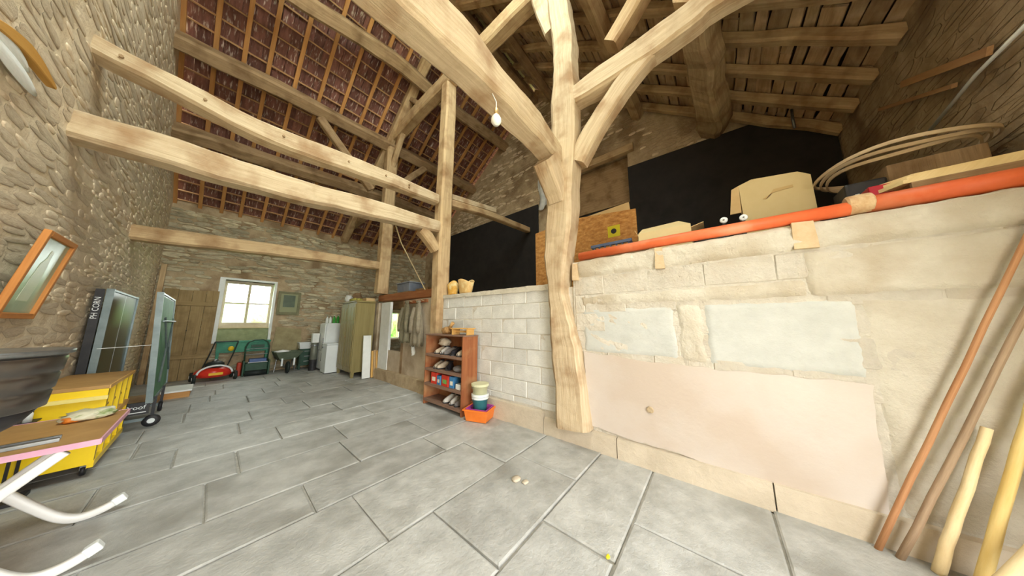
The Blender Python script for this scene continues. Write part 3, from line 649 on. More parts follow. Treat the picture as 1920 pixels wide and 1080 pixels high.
# ================================================================== ON THE LOFT (right)
m_card = M('cardboard', srgb(196,164,112), srgb(208,178,128), scale=3, rough=.85)
m_cardp = M('cardboard_pale', srgb(206,184,134), srgb(214,194,146), scale=2, rough=.85)
m_opipe = M('orange_pvc', srgb(206,92,48), srgb(222,112,66), scale=3, rough=.5, c3=srgb(228,140,100), s3=2.2)
m_rpipe = M('red_pvc', srgb(196,60,34), srgb(210,76,46), scale=3, rough=.5)
m_ply = wood('pale_plank', srgb(226,200,144), srgb(238,216,164), bump=.2)
m_metal = M('grey_metal', srgb(120,122,122), srgb(150,152,150), scale=8, rough=.4, metal=.8)
m_dark = M('dark_plastic', srgb(34,34,36), srgb(52,50,50), rough=.5)
# chipboard standing on edge, with sticker
op = empty('osb_board', (4.2,1.82,2.0), 0, 'orange chipboard sheet standing on edge behind the red pipes', 'board')
MB().prism([(0,-.98,0),(0,.99,0),(0,.99,1.40),(0,.11,1.49),(0,-.98,1.36)], (.022,0,0)).build('board', m_osb, op)
MB().bbox(-.006,.0,-.72,-.52,.96,1.16).build('sticker', M('yellow_sticker', srgb(200,186,40), rough=.6), op)
MB().lathe([(.045,-.014),(.045,-.006)], (.0,-.62,1.06), n=18, axis='X').build('hole', m_dark, op)
tag(MB().box((4.30,1.75,2.745), (.03,1.7,1.49), rotm('X', -4)).build('cardboard_sheet', m_card), 'flat cardboard sheet showing above the chipboard', 'cardboard')
tag(MB().box((4.36,1.30,2.74), (.02,.9,1.46), rotm('X', -9)).build('cardboard_sheet', m_cardp), 'tilted pale cardboard flap behind the chipboard', 'cardboard')
# crate
cr = empty('plastic_crate', (3.62,1.05,2.0), 0, 'grey-blue plastic crate with slotted sides by the chipboard', 'crate')
m_crate = M('crate_plastic', srgb(70,82,104), srgb(84,96,116), rough=.5)
for sx in (-.14,.14):
    MB().bbox(sx-.008,sx+.008,-.26,.26,0,.40).build('long_side', m_crate, cr); MB().bbox(sx-.018,sx+.018,-.28,.28,.60,.64).build('rim', m_crate, cr)
    for k in range(7): MB().bbox(sx-.008,sx+.008,-.25+k*.08,-.23+k*.08,.40,.60).build('slat', m_crate, cr)
for sy in (-.26,.26): MB().bbox(-.13,.13,sy-.008,sy+.008,0,.62).build('short_side', m_crate, cr)
MB().bbox(-.14,.14,-.26,.26,0,.012).build('base', m_crate, cr)
# pipes on the wall top
p1 = tag(MB().tube([(3.12,1.36,2.405),(3.12,.3,2.41),(3.12,-.9,2.40)], .055, 20).build('drain_pipe', m_opipe, smooth=True), 'long orange plastic pipe lying along the wall top', 'pipe')
pb = empty('drain_pipe', (3.14,-.92,2.345), 0, 'thicker orange pipe with mortar-caked socket at the right end', 'pipe')
MB().tube([(0,-.06,.065),(0,-1.0,.065)], .065, 20).build('pipe', m_opipe, pb, True)
MB().lathe([(.066,0),(.078,.01),(.08,.05),(.078,.12),(.066,.13)], (0,-.1,.08), n=20, axis='Y').build('socket', M('mortar_caked', srgb(206,160,116), srgb(226,196,150), scale=20, rough=.95, bump=1, bscale=30), pb)
tag(MB().tube([(3.30,1.30,2.46),(3.30,.62,2.45)], .04, 16).build('drain_pipe', m_rpipe, smooth=True), 'short red pipe behind the long orange one', 'pipe')
tag(MB().bbox(3.22,3.42,.55,1.35,2.0,2.41).build('pipe_rest', m_oak3), 'wooden block under the short red pipe', 'block')
# cardboard boxes
bx = empty('cardboard_box', (3.62,.40,2.0), 0, 'open low cardboard box just above the orange pipe', 'box')
MB().bbox(-.18,-.168,-.28,.28,0,.66).build('front_panel', m_cardp, bx)
MB().bbox(.168,.18,-.28,.28,0,.60).build('back_panel', m_card, bx); MB().bbox(-.168,.168,-.28,-.268,0,.62).build('side_panel', m_card, bx); MB().bbox(-.168,.168,.268,.28,0,.62).build('side_panel', m_card, bx)
MB().quad([(-.174,-.28,.66),(-.174,.28,.66),(-.06,.25,.75),(-.06,-.16,.76)]).build('flap', m_cardp, bx, solid=.006); MB().quad([(-.168,-.275,.62),(.168,-.275,.62),(.15,-.40,.68),(-.15,-.40,.66)]).build('flap', m_card, bx, solid=.006)
MB().quad([(-.168,.275,.62),(.168,.275,.62),(.12,.35,.76),(-.12,.33,.74)]).build('flap', m_card, bx, solid=.006)
big = empty('cardboard_box', (4.02,-.60,2.0), 0, 'big pale folded cardboard box standing before the black sheeting', 'box')
MB().prism([(0,.20,.0),(0,.22,1.21),(0,.10,1.25),(0,-.27,1.20),(0,-.36,1.13),(0,-.37,.0)], (.16,0,0)).build('carton', m_cardp, big)
MB().prism([(-.01,.20,.55),(-.01,.36,.5),(-.01,.40,.0),(-.01,.20,0)], (.02,0,0)).build('flap', m_card, big)
MB().prism([(.0,.225,.86),(.0,.33,.86),(.0,.29,1.18),(.0,.22,1.21)], (.02,0,0)).build('flap', m_card, big)
MB().prism([(-.002,-.06,1.02),(-.002,-.22,1.03),(-.002,-.22,1.06),(-.002,-.07,1.06),(-.002,.0,.96),(-.002,.03,.97)], (-.003,0,0)).build('tape', m_card, big)
# white reels on stand
for (px, py, lab) in ((1357,413,'white plastic reel cap left of the big folded carton'), (1394,408,'white plastic reel cap at the foot of the big folded carton')):
    c = onX(px, py, 3.45); rr = empty('cable_reel', (c[0], c[1], 2.0), 0, lab, 'reel', 'white reel caps behind the orange pipe')
    MB().lathe([(.0,-.012),(.022,-.012),(.034,-.006),(.034,.006),(.022,.012),(0,.012)], (0,0,c[2]-2.0), n=18, axis='X').build('disc', m_white, rr, True)
    MB().lathe([(.008,-.02),(.008,.02)], (0,0,c[2]-2.0), n=10, axis='X').build('hub', m_metal, rr)
    MB().bbox(.012,.04,-.012,.012,0,c[2]-1.99).build('stem', m_dark, rr)
tag(MB().box((3.75,-.06,2.31),(.3,.3,.62)).build('storage_case', m_dark, bevel=.05), 'dark rounded case beside the white reel caps', 'case')
# dark clutter behind the pipe at the right, planks, bent hoops
cl = empty('tool_case', (3.82,-1.18,2.0), 0, 'black case with pale clips beside the big carton', 'case')
MB().bbox(-.15,.15,-.12,.12,0,.80).build('body', m_dark, cl, bevel=.02)
for yy in (-.05,.06): MB().bbox(-.165,-.15,yy-.012,yy+.012,.60,.68).build('clip', m_white, cl)
tag(MB().blob((3.58,-1.42,2.30),(.13,.12,.3), seed=4, amp=.2, flat=.3).build('dark_bundle', m_dark, smooth=True), 'dark bundle under the bent bands', 'bundle')
tag(MB().bbox(3.40,3.62,-1.22,-1.10,2.0,2.64).build('red_block', M('red_plastic', srgb(176,24,40), rough=.5), bevel=.008), 'red box among the dark clutter behind the pipe', 'block')
for i, (a, z, w, lab) in enumerate(((0,2.58,.16,'lowest pale plank resting on the thick orange pipe'), (.03,2.612,.15,'middle pale plank of the stack over the pipe'), (.08,2.645,.15,'topmost pale plank of the stack over the pipe'))):
    tag(MB().prism([(3.28+a,-1.90,z-.014),(3.28+a+w,-1.90,z-.014),(3.28+a+w,-1.12,z-.014),(3.28+a,-1.22-a,z-.014)], (0,0,.028)).build('plank', m_ply), lab, 'plank', 'planks on the wall top')
tag(MB().bbox(3.27,3.5,-1.88,-1.25,2.0,2.564).build('plank_rest', m_oak3), 'wooden rest below the pale planks', 'block')
bands = [(.47,3.0,'outermost bent wooden band of the coil'), (.43,2.975,'middle bent wooden band of the coil'), (.39,2.95,'inner bent wooden band of the coil')]
m_band = wood('band_wood', srgb(176,152,120), srgb(206,184,150), bump=.2)
for i, (rb, z, lab) in enumerate(bands):
    pts = [(3.93+rb*math.cos(2*math.pi*k/40), -1.43+rb*math.sin(2*math.pi*k/40), z+.02*math.sin(6*math.pi*k/40+i)) for k in range(41)]
    tag(MB().loft(pts, [(.014,.03)], seed=i, ch=.05).build('bent_band', m_band, origin=(3.93,-1.43,2.0)), lab, 'band', 'coiled bands on the loft')
tag(MB().bbox(3.75,4.3,-1.80,-1.33,2.0,2.925).build('wooden_chest', m_oak3, bevel=.01), 'dark chest below the coiled bands', 'chest')
# battens and conduit on the near stone wall
for (a, b, lab) in (((1692,158),(1856,95),'upper wooden strip fixed to the dark rubble wall'), ((1650,205),(1790,160),'lower thin wooden strip on the dark rubble wall')):
    p, q = onY(*a, YN+.05), onY(*b, YN+.05)
    tag(MB().loft([p, q], [(.03,.07 if 'upper' in lab else .04)], ch=.05).build('wall_strip', m_batt), lab, 'strip')
tag(MB().tube([onY(1735,255,YN+.045), onY(1830,140,YN+.045), onY(1925,45,YN+.045)], .014, 8).build('conduit', m_white, smooth=True), 'pale pipe rising diagonally on the dark rubble wall', 'pipe')

# ================================================================== STICKS LEANING IN THE RIGHT CORNER
def stick(pts, r, mat, lab, name='pole', n=8):
    path = [Vector(p) for p in pts]; full = [path[0].lerp(path[-1], k/10)+Vector((R_.uniform(-.002,.002), R_.uniform(-.003,.003), 0)) for k in range(11)]
    if len(path) == 3: full = [path[0].lerp(path[1], k/6) for k in range(6)]+[path[1].lerp(path[2], k/6) for k in range(7)]
    o = MB().tube(full, [r*(1-.25*k/len(full)) for k in range(len(full))], n).build(name, mat, smooth=True, origin=pts[0]); return tag(o, lab, 'pole', 'poles leaning in the right corner')
m_st1 = wood('stick_brown', srgb(170,118,78), srgb(196,146,104), bump=.4); m_st2 = wood('stick_grey', srgb(150,124,98), srgb(178,152,124), bump=.4)
m_st3 = wood('stick_cream', srgb(226,200,150), srgb(240,220,176), bump=.2)
xf = XW-.10
def lean(foot, up, k=1.25): f_, u_ = Vector(foot), Vector(up); return [tuple(f_), tuple(f_+(u_-f_)*k)]
stick(lean((3.0,-.70,.0), (3.035,-1.50,2.06), 1.2), .017, m_st1, 'thin reddish-brown pole, farthest left of the leaning poles')
stick(lean((2.98,-.78,.0), (3.03,-1.42,1.58), 1.3), .019, m_st2, 'grey-brown pole, second of the leaning poles')
stick(lean((2.96,-.90,.0), (3.02,-1.20,.88), 1.0), .026, m_st3, 'cream peeled pole, third of the leaning poles')
stick(lean((2.90,-1.00,.0), (3.01,-1.34,1.02), 1.3), .025, wood('stick_yellow', srgb(222,190,116), srgb(232,206,140), bump=.2), 'yellow bamboo-like pole leaning in the right corner')
stick(lean((2.84,-1.06,.0), (2.94,-1.36,.70), 1.5), .018, m_metal, 'dull grey metal bar among the leaning poles')
stick(lean((2.74,-.93,.0), (2.86,-1.27,.50), 1.9), .03, m_st3, 'thick cream pole, nearest of the leaning poles')
tag(MB().tube([(xf-.20,-1.02,.03),(xf-.06,-1.8,.03)], .03, 8).build('floor_pole', m_st2, smooth=True), 'short pole lying on the floor in the right corner', 'pole')
tag(MB().box((xf-.13,-.97,.008),(.16,.03,.016),rotm('Z', 42)).build('metal_strip', m_white), 'small pale metal strip on the floor by the poles', 'strip')

# ================================================================== BOOKCASE AND BUCKETS
m_bk = wood('bookcase_wood', srgb(138,80,46), srgb(164,102,62), srgb(176,130,88), bump=.2, along=.6, across=6)
m_bk2 = wood('bookcase_shelf', srgb(120,92,76), srgb(144,112,92), bump=.2)
BX0, BX1, BY0, BY1, BH = 2.70, 3.03, 3.30, 4.40, 1.27
bk = empty('bookcase', ((BX0+BX1)/2, (BY0+BY1)/2, 0), 0, 'brown open bookcase of shoes and bags against the block wall', 'bookcase')
hx, hy = (BX1-BX0)/2, (BY1-BY0)/2
for sy in (-1, 1): MB().bbox(-hx,hx,sy*hy-.014,sy*hy+.014,.0,BH).build('side_panel', m_bk, bk, bevel=.003)
MB().bbox(hx-.01,hx,-hy+.014,hy-.014,.08,BH-.02).build('back_panel', m_bk, bk)
MB().bbox(-hx-.01,hx,-hy-.03,hy+.03,BH,BH+.025).build('top', m_bk2, bk, bevel=.004)
SH = [.11,.39,.66,.93]
for z in SH: MB().bbox(-hx,hx-.01,-hy+.014,hy-.014,z-.02,z).build('shelf', m_bk2, bk); MB().bbox(-hx-.006,-hx,-hy+.014,hy-.014,z-.045,z).build('shelf_edge', m_bk2, bk)
def shoe(x, y, z, rz, mat, lab, L=.26):
    r = empty('shoe', (x, y, z), rz, lab, 'shoe', 'shoes in the bookcase')
    sole = MB(); up = MB()
    prof = [(-.5,.30,.10),(-.35,.36,.12),(-.1,.30,.11),(.15,.38,.085),(.35,.36,.065),(.5,.16,.04)]
    for (t, w, h) in prof:
        for k in range(8):
            a = math.pi*k/7; up.v.append((t*L, math.cos(a)*w*L*.5, .018+math.sin(a)*h))
    for i in range(len(prof)-1):
        for k in range(7): up.face((i*8+k, (i+1)*8+k, (i+1)*8+k+1, i*8+k+1))
    up.face(range(7,-1,-1)); up.face(range(40,48)); up.build('upper', mat, r, True)
    out = [(t*L*1.03, w*L*.52) for t, w, h in prof]; poly = [(x_, -y_, 0) for x_, y_ in out]+[(x_, y_, 0) for x_, y_ in out[::-1]]
    sole.prism(poly, (0,0,.02)).build('sole', m_dark, r)
    MB().lathe([(.05,0),(.034,.012),(.03,-.01)], (-.085*L/.26,0,.128), n=12).build('collar', m_dark, r)
    return r
m_sh1 = M('beige_suede', srgb(178,160,136), srgb(200,184,160), scale=20, rough=.9); m_sh2 = M('grey_fabric', srgb(110,104,100), srgb(140,132,126), rough=.9); m_sh3 = M('black_leather', srgb(38,36,40), srgb(60,56,58), rough=.5); m_sh4 = M('offwhite_canvas', srgb(206,200,188), srgb(222,216,206), rough=.9)
bxc = (BX0+BX1)/2
for (y, m, lab, z, rz) in ((4.12,m_sh1,'beige shoe at left end of bookcase top shelf',.93,math.pi),(3.98,m_sh4,'off-white shoe next to beige one on top shelf',.93,math.pi+.3),(3.82,m_sh2,'grey shoe in the middle of top shelf',.93,math.pi-.2),
        (3.66,m_sh3,'black shoe in the middle of the bookcase top shelf',.93,math.pi+.1),(3.47,m_sh1,'beige shoe at right end of bookcase top shelf',.93,math.pi),
        (4.16,m_sh1,'beige shoe at left end of second shelf',.66,math.pi+.2),(4.02,m_sh1,'second beige shoe on second shelf',.66,math.pi-.15),(3.84,m_sh3,'black shoe on second shelf',.66,math.pi+.6),
        (3.80,m_sh4,'off-white shoe at left on bottom shelf',.11,math.pi),(3.64,m_sh4,'off-white shoe in middle of bottom shelf',.11,math.pi+.2),(3.48,m_sh2,'grey shoe at right end of bottom shelf',.11,math.pi-.1)):
    shoe(bxc-.01, y, z, rz, m, lab)
def bag(name, c, r, mat, lab, cat, seed, amp=.3, flat=None, sub=3, freq=2.2):
    fl = r[2]*.8 if flat is None else flat
    return tag(MB().blob((0,0,fl), r, seed=seed, amp=amp, flat=fl, sub=sub, freq=freq).build(name, mat, smooth=True), lab, cat), c
def place(t, c): t.location = c; return t
o, c = bag('canvas_bag', (bxc,4.05,1.05), (.10,.13,.08), m_sh1, 'crumpled beige bag on top of the shoes', 'bag', 3); place(o, (bxc+.03,4.06,1.075))
o, c = bag('grey_cloth', 0, (.12,.15,.06), m_sh2, 'folded grey cloth on second shelf of bookcase', 'cloth', 6, .15); place(o, (bxc-.01,3.52,.66))
m_red = M('red_carton', srgb(206,56,36), srgb(218,70,46), rough=.6); m_blu = M('blue_carton', srgb(60,120,170), srgb(80,140,186), rough=.6)
for (y, w, h, m, lab) in ((4.15,.17,.2,m_red,'red carton at left of third shelf'),(3.99,.11,.16,m_blu,'blue carton between two red ones'),(3.80,.22,.19,m_red,'wide red carton with green patch'),(3.62,.11,.19,m_blu,'blue carton right of the red ones')):
    r = empty('carton', (bxc-.04,y,.39), R_.uniform(-.1,.1), lab, 'carton', 'cartons in the bookcase'); MB().bbox(-.09,.09,-w/2,w/2,0,h).build('box', m, r, bevel=.004)
    MB().bbox(-.092,-.0905,-w*.3,w*.3,h*.25,h*.6).build('printed_patch', M('print', srgb(120,180,90) if w > .2 else srgb(230,220,200), rough=.6), r)
tag(place(MB().bbox(-.05,.05,-.06,.06,0,.09).build('white_box', m_whitep, bevel=.01), (bxc-.08,3.44,.39)), 'small white box at right end of third shelf', 'box')
# on top of the bookcase
st = empty('small_stool', (bxc+.0,3.50,BH+.025), .15, 'little yellow pine footstool on top of the bookcase', 'stool')
m_pine = wood('pine', srgb(206,156,84), srgb(222,178,106), bump=.2)
MB().bbox(-.10,.10,-.21,.21,.10,.12).build('seat', m_pine, st, bevel=.003)
for sy in (-.17,.17): MB().bbox(-.09,.09,sy-.012,sy+.012,0,.10).build('leg_panel', m_pine, st)
MB().bbox(-.02,.02,-.16,.16,.04,.075).build('stretcher', m_pine, st)
rp = empty('wicker_bird', (bxc+.0,3.95,BH+.025), 0, 'tan wicker bundle at the left on the bookcase top', 'basket')
MB().blob((0,.02,.06),(.09,.10,.08), seed=9, amp=.25, flat=.06).build('body', M('wicker', srgb(150,112,66), srgb(186,144,92), scale=30, rough=.9, bump=.8), rp, True)
MB().tube([(0,-.05,.08),(0,-.1,.16),(0,-.16,.21)], [.04,.03,.035], 8).build('neck', M('wicker2', srgb(170,130,80), srgb(196,156,100), scale=30, rough=.9), rp, True)
# tub with buckets
tb = empty('plastic_tub', (2.86,3.02,0), .35, 'orange plastic tub with purple inner at the bookcase foot', 'tub')
def rtub(x, y, h, t, z0, mat, name, par):
    mb = MB(); o = [(-x,-y),(x,-y),(x,y),(-x,y)]; b = .84
    lo = [(a*b, c_*b, z0) for a, c_ in o]; hi = [(a, c_, z0+h) for a, c_ in o]; hi2 = [(a*.93, c_*.93, z0+h) for a, c_ in o]; lo2 = [(a*b*.92, c_*b*.92, z0+t) for a, c_ in o]
    mb.v += lo+hi+hi2+lo2
    for i in range(4):
        k = (i+1) % 4; mb.face((i,k,4+k,4+i)); mb.face((4+i,4+k,8+k,8+i)); mb.face((8+i,8+k,12+k,12+i))
    mb.face((3,2,1,0)); mb.face((12,13,14,15)); return mb.build(name, mat, par, bevel=.012)
rtub(.17,.20,.17,.012,0,M('orange_plastic', srgb(232,120,40), srgb(240,134,54), rough=.45),'basin',tb); 
for a in ((-.18,.18,-.215,-.19),(-.18,.18,.19,.215),(-.185,-.16,-.19,.19),(.16,.185,-.19,.19)): MB().bbox(*a,.155,.175).build('rim', M('orange_rim', srgb(236,124,44), rough=.45), tb)
rtub(.15,.18,.14,.012,.045,M('purple_plastic', srgb(160,60,140), srgb(176,76,154), rough=.45),'inner_basin',tb)
def bucket(x, y, z, rb, rtp, h, mat, lab, handle=True, rimm=None):
    r = empty('bucket', (x, y, z), 0, lab, 'bucket', 'buckets stacked in the tub')
    MB().lathe([(0,0),(rb,0),(rtp,h),(rtp+.008,h),(rtp+.008,h-.02),(rtp+.004,h-.02),(rtp+.004,h+.004),(rtp-.004,h+.004),(rb-.004,.006),(0,.006)], n=28).build('body', mat, r, True)
    MB().lathe([(rtp-.002,h-.03),(rtp+.012,h-.03),(rtp+.012,h+.002),(rtp-.002,h+.002)], n=28).build('rim', rimm or mat, r)
    if handle:
        MB().tube([(rtp*math.cos(a)*1.08, rtp*math.sin(a)*1.08, h-.02-.07*math.sin(a/1.0 if a <= math.pi else 0)) for a in [math.pi*k/12 for k in range(13)]], .004, 6).build('handle', m_metal, r)
    return r
bucket(2.86,3.02,.06,.10,.124,.285, M('teal_plastic', srgb(64,138,146), srgb(78,152,158), rough=.45), 'teal bucket standing in the orange tub', rimm=m_white)
bucket(2.86,3.02,.348,.10,.128,.035, m_white, 'white tray-like bucket rim between teal and cream buckets', False)
bucket(2.855,3.02,.388,.108,.130,.15, M('cream_plastic', srgb(206,204,164), srgb(218,216,178), rough=.5), 'cream bucket on top of the stack', True)

# ================================================================== WARDROBE, APPLIANCES, BOARDS
m_ward = wood('wardrobe_wood', srgb(136,122,76), srgb(156,142,94), bump=.15, along=.5, across=4); m_ward.node_tree.nodes['Principled BSDF'].inputs['Roughness'].default_value = .4
WX0, WX1, WY0, WY1, WH = 2.56, 3.06, 7.85, 9.05, 2.10
wd = empty('wardrobe', ((WX0+WX1)/2,(WY0+WY1)/2,0), 0, 'tall olive-brown wardrobe with panelled doors below the loft', 'wardrobe')
hx, hy = (WX1-WX0)/2, (WY1-WY0)/2
MB().bbox(-hx,hx,-hy,hy,.14,WH).build('body', m_ward, wd, bevel=.004)
MB().bbox(-hx-.03,hx,-hy-.03,hy+.03,WH,WH+.05).build('cornice', m_ward, wd, bevel=.012)
for sx in (-1,1):
    for sy in (-1,1): MB().box((sx*(hx-.04),sy*(hy-.04),.07),(.06,.06,.14),tap=1.4).build('foot', m_ward, wd)
for sy in (-1,1):
    d = MB().bbox(-hx-.022,-hx,sy*hy/2-hy/2+.02,sy*hy/2+hy/2-.02,.18,WH-.04).build('door', m_ward, wd, bevel=.004); yc = sy*hy/2
    for (a, b, c, e) in ((-.22,.22,1.50,1.98),): 
        for q in ((-.21,-.01),(.01,.21)): MB().bbox(-hx-.034,-hx-.022,yc+q[0],yc+q[1],1.56,1.96).build('panel', m_ward, d, bevel=.008)
    for q in (-.16,0,.16): MB().bbox(-hx-.034,-hx-.022,yc+q-.065,yc+q+.065,.28,1.48).build('panel', m_ward, d, bevel=.008)
    MB().lathe([(.0,-.03),(.014,-.03),(.016,-.015),(.006,0)], (-hx-.022,yc-sy*.25,1.1), n=12, axis='X').build('knob', m_oak3, d, True)
# white appliances
fr = empty('refrigerator', (2.62,9.96,0), 0, 'tall white two-door refrigerator beside the wardrobe', 'refrigerator')
MB().bbox(-.27,.3,-.30,.30,.03,1.50).build('cabinet', m_white, fr, bevel=.012)
for a, b in ((.06,.62),(.635,1.49)):
    d = MB().bbox(-.31,-.272,-.295,.295,a,b).build('door', m_white, fr, bevel=.012); MB().bbox(-.34,-.31,-.28,-.255,b-.3 if b < 1 else a+.05,b-.05 if b < 1 else a+.4).build('handle', m_metal, d, bevel=.004)
for sx in (-.22,.24):
    for sy in (-.25,.25): MB().lathe([(.02,0),(.02,.03)], (sx,sy,0), n=10).build('foot', m_dark, fr)
wm = empty('freezer', (2.45,9.35,0), .0, 'low white freezer in front of the tall refrigerator', 'freezer')
MB().bbox(-.18,.18,-.25,.25,.02,.84).build('cabinet', m_white, wm, bevel=.012); MB().bbox(-.185,.185,-.255,.255,.845,.88).build('lid', m_white, wm, bevel=.01)
MB().bbox(-.20,-.18,.02,.2,.74,.78).build('handle', m_metal, wm)
MB().bbox(-.15,.15,-.2,.2,0,.02).build('foot', m_dark, wm)
m_bg = M('green_bottle', srgb(50,140,50), srgb(80,170,70), rough=.15); m_bw = M('white_bottle', srgb(226,228,222), rough=.3)
for i, (x, y, m, lab, h) in enumerate(((2.42,9.98,m_bw,'white bottle at left on the refrigerator',.24),(2.47,9.84,m_bw,'second white bottle on the refrigerator',.24),(2.56,9.78,m_bg,'green bottle on the refrigerator, left of two',.26),(2.66,9.76,m_bg,'green bottle on the refrigerator next to the wardrobe',.28))):
    r = empty('bottle', (x,y,1.50), 0, lab, 'bottle', 'bottles on the refrigerator')
    MB().lathe([(0,0),(.04,0),(.042,.02),(.042,h*.6),(.016,h*.82),(.014,h*.93),(0,h*.93)], n=16).build('body', m, r, True); MB().lathe([(.016,h*.92),(.016,h),(0,h)], n=10).build('cap', m_dark if m is m_bw else m_white, r)
# boards leaning against the wardrobe side
for i, (x, y, w, h, m, lab) in enumerate(((2.82,7.52,.20,1.15,m_whitep,'white painted board leaning on the wardrobe side'),(2.96,7.50,.05,.72,m_pine,'narrow pine board right of the white board'),(3.02,7.50,.05,.74,m_oak2,'middle brown board of the short leaning boards'),(3.075,7.49,.045,.72,m_pine,'rightmost short pine board against the wall'))):
    o = MB().box((0,0,h/2),(w,.035,h)).build('leaning_board', m, bevel=.003); place(o, (x,y-.02,.012)); o.rotation_euler = (math.radians(-6),0,0); tag(o, lab, 'board', 'boards leaning by the wardrobe')
# items on the wardrobe and the loft edge
o, c = bag('white_sack', 0, (.10,.12,.12), m_whitep, 'white sack at the left front of the wardrobe top', 'sack', 11, .3); place(o, (2.62,8.75,WH+.05))
yw = M('straw_cloth', srgb(160,150,70), srgb(190,180,96), scale=14, rough=.9, bump=.6)
for k, lab in enumerate(('rolled yellow-green mat at the front of the wardrobe top', 'middle rolled yellow-green mat on the wardrobe', 'rearmost rolled yellow-green mat on the wardrobe')):
    x = 2.64+.105*k; tag(MB().tube([(x,8.24,WH+.10),(x+.004,8.42,WH+.102),(x,8.60,WH+.10)], .05, 14).build('rolled_mat', yw, smooth=True), lab, 'mat', 'rolled mats on the wardrobe')
tag(MB().bbox(2.8,3.04,7.86,8.2,WH+.05,WH+.14).build('cardboard_pack', m_card, bevel=.006), 'orange-brown flat carton on the wardrobe beside the post', 'box')
tag(MB().blob((2.9,8.9,WH+.05+.12),(.14,.16,.2), seed=5, amp=.3, flat=.12).build('brown_bundle', m_oak3, smooth=True), 'brown bundle at the back of the wardrobe top', 'bundle')
lb = timber('loft_beam', [(XW+.1,4.76,2.18),(XW+.1,7.8,2.24)], [(.18,.2)], 'reddish beam along the loft edge between the posts', wood('red_beam', srgb(140,84,46), srgb(164,106,62), bump=.4), seed=51, jit=.008)
tr = empty('storage_tray', (3.62,6.9,2.0), 0, 'blue-grey plastic tray on the loft above the coats', 'tray')
MB().bbox(-.3,.25,-.55,.4,.0,.38).build('stand', m_oak3, tr); MB().box((0,0,.52),(.42,.7,.26),tap=1.08).build('tray', M('grey_blue', srgb(112,120,136), srgb(130,138,150), rough=.5), tr, bevel=.02); MB().bbox(-.25,.25,-.4,.4,.65,.67).build('lid', M('tray_lid', srgb(150,156,166), rough=.5), tr)
tag(MB().bbox(3.4,3.7,5.6,6.2,2.0,2.42).build('wooden_crate', m_oak3, bevel=.01), 'dark brown crate on the loft behind the rope', 'crate')
for i, (y, rr, lab) in enumerate(((4.28,(.09,.14,.14),'yellow printed paper sack on the wall top, by the middle post'),(3.86,(.1,.19,.14),'larger tan paper sack on the wall top'))):
    def fn(u, v, rr=rr, i=i):
        a = 2*math.pi*u; k = .82+.3*v+.06*math.sin(a*5+i)*v; return (rr[0]*k*math.cos(a), rr[1]*k*math.sin(a), .30*v*(.85+.15*math.sin(a*2+i*2)))
    o = MB().grid(fn, 28, 8).build('paper_sack', M('sack_paper%d' % i, srgb(206,150,60) if i == 0 else srgb(206,164,100), srgb(226,184,100) if i == 0 else srgb(222,186,126), scale=8, rough=.7, c3=srgb(226,206,150), s3=9), smooth=True, solid=.004); place(o, (XW+.10,y,2.09)); tag(o, lab, 'sack', 'paper sacks on the wall top')
tag(MB().bbox(3.42,4.6,2.95,4.4,2.0,2.02).build('loft_board', m_black), 'dark board lying flat on the loft', 'board')

# ================================================================== COATS
def coat(y, z1, w, ln_, mat, lab, seed, x=XW-.12):
    r = empty('coat', (x, y, z1), 0, lab, 'coat', 'clothes hanging on the pegs')
    def body(u, v):
        a = 2*math.pi*u; sw = (.30+.70*min(1, v*1.8)**.7)*(1+.14*v); fold = 1+.22*v*math.sin(a*6+seed)+.1*math.sin(a*3+seed*2)
        return (.075*sw*math.cos(a)*fold, w/2*sw*math.sin(a)*(1+.06*math.sin(a*6+seed)), -ln_*v+.02*math.sin(a*4+seed)*v)
    MB().grid(body, 40, 14).build('body', mat, r, True, solid=.006)
    for s_ in (-1,1):
        MB().tube([(-.02,s_*w*.28,-.12),(-.06,s_*w*.40,-.35),(-.07,s_*w*.44,-.58),(-.06,s_*w*.43,-.70)], [.05,.055,.05,.042], 10).build('sleeve', mat, r, True)
    MB().lathe([(.05,-.02),(.06,.02),(.045,.04)], (0,0,0), n=14, sx=.8, sy=1.2).build('collar', mat, r, True)
    return r
m_c1 = M('olive_cloth', srgb(112,106,84), srgb(134,126,102), scale=14, rough=.95, bump=.2); m_c2 = M('taupe_cloth', srgb(132,120,100), srgb(150,140,118), scale=14, rough=.95, bump=.2)
coat(5.26,1.98,.36,.98,m_c2,'taupe coat hanging nearest the middle post',1); coat(5.80,2.0,.38,.95,m_c1,'olive coat hanging left of the taupe one',4)
def cloth(u, v): return (XW-.10+.02*math.sin(u*9), 5.36+.16*u+.02*math.sin(v*6), 1.02-.20*v-.06*math.sin(u*3.1))
tag(MB().grid(cloth, 10, 8).build('white_rag', m_whitep, smooth=True, solid=.006), 'white rag hanging below the coats', 'cloth')
pk = empty('peg_rail', (XW-.02,5.55,1.98), 0, 'wooden peg rail above the coats', 'rail'); MB().bbox(-.03,.02,-.5,.5,.0,.07).build('rail', m_bk, pk)
for k in range(4): MB().tube([(-.03,-.4+k*.26,.035),(-.10,-.4+k*.26,.05)], .012, 8).build('peg', m_oak3, pk)

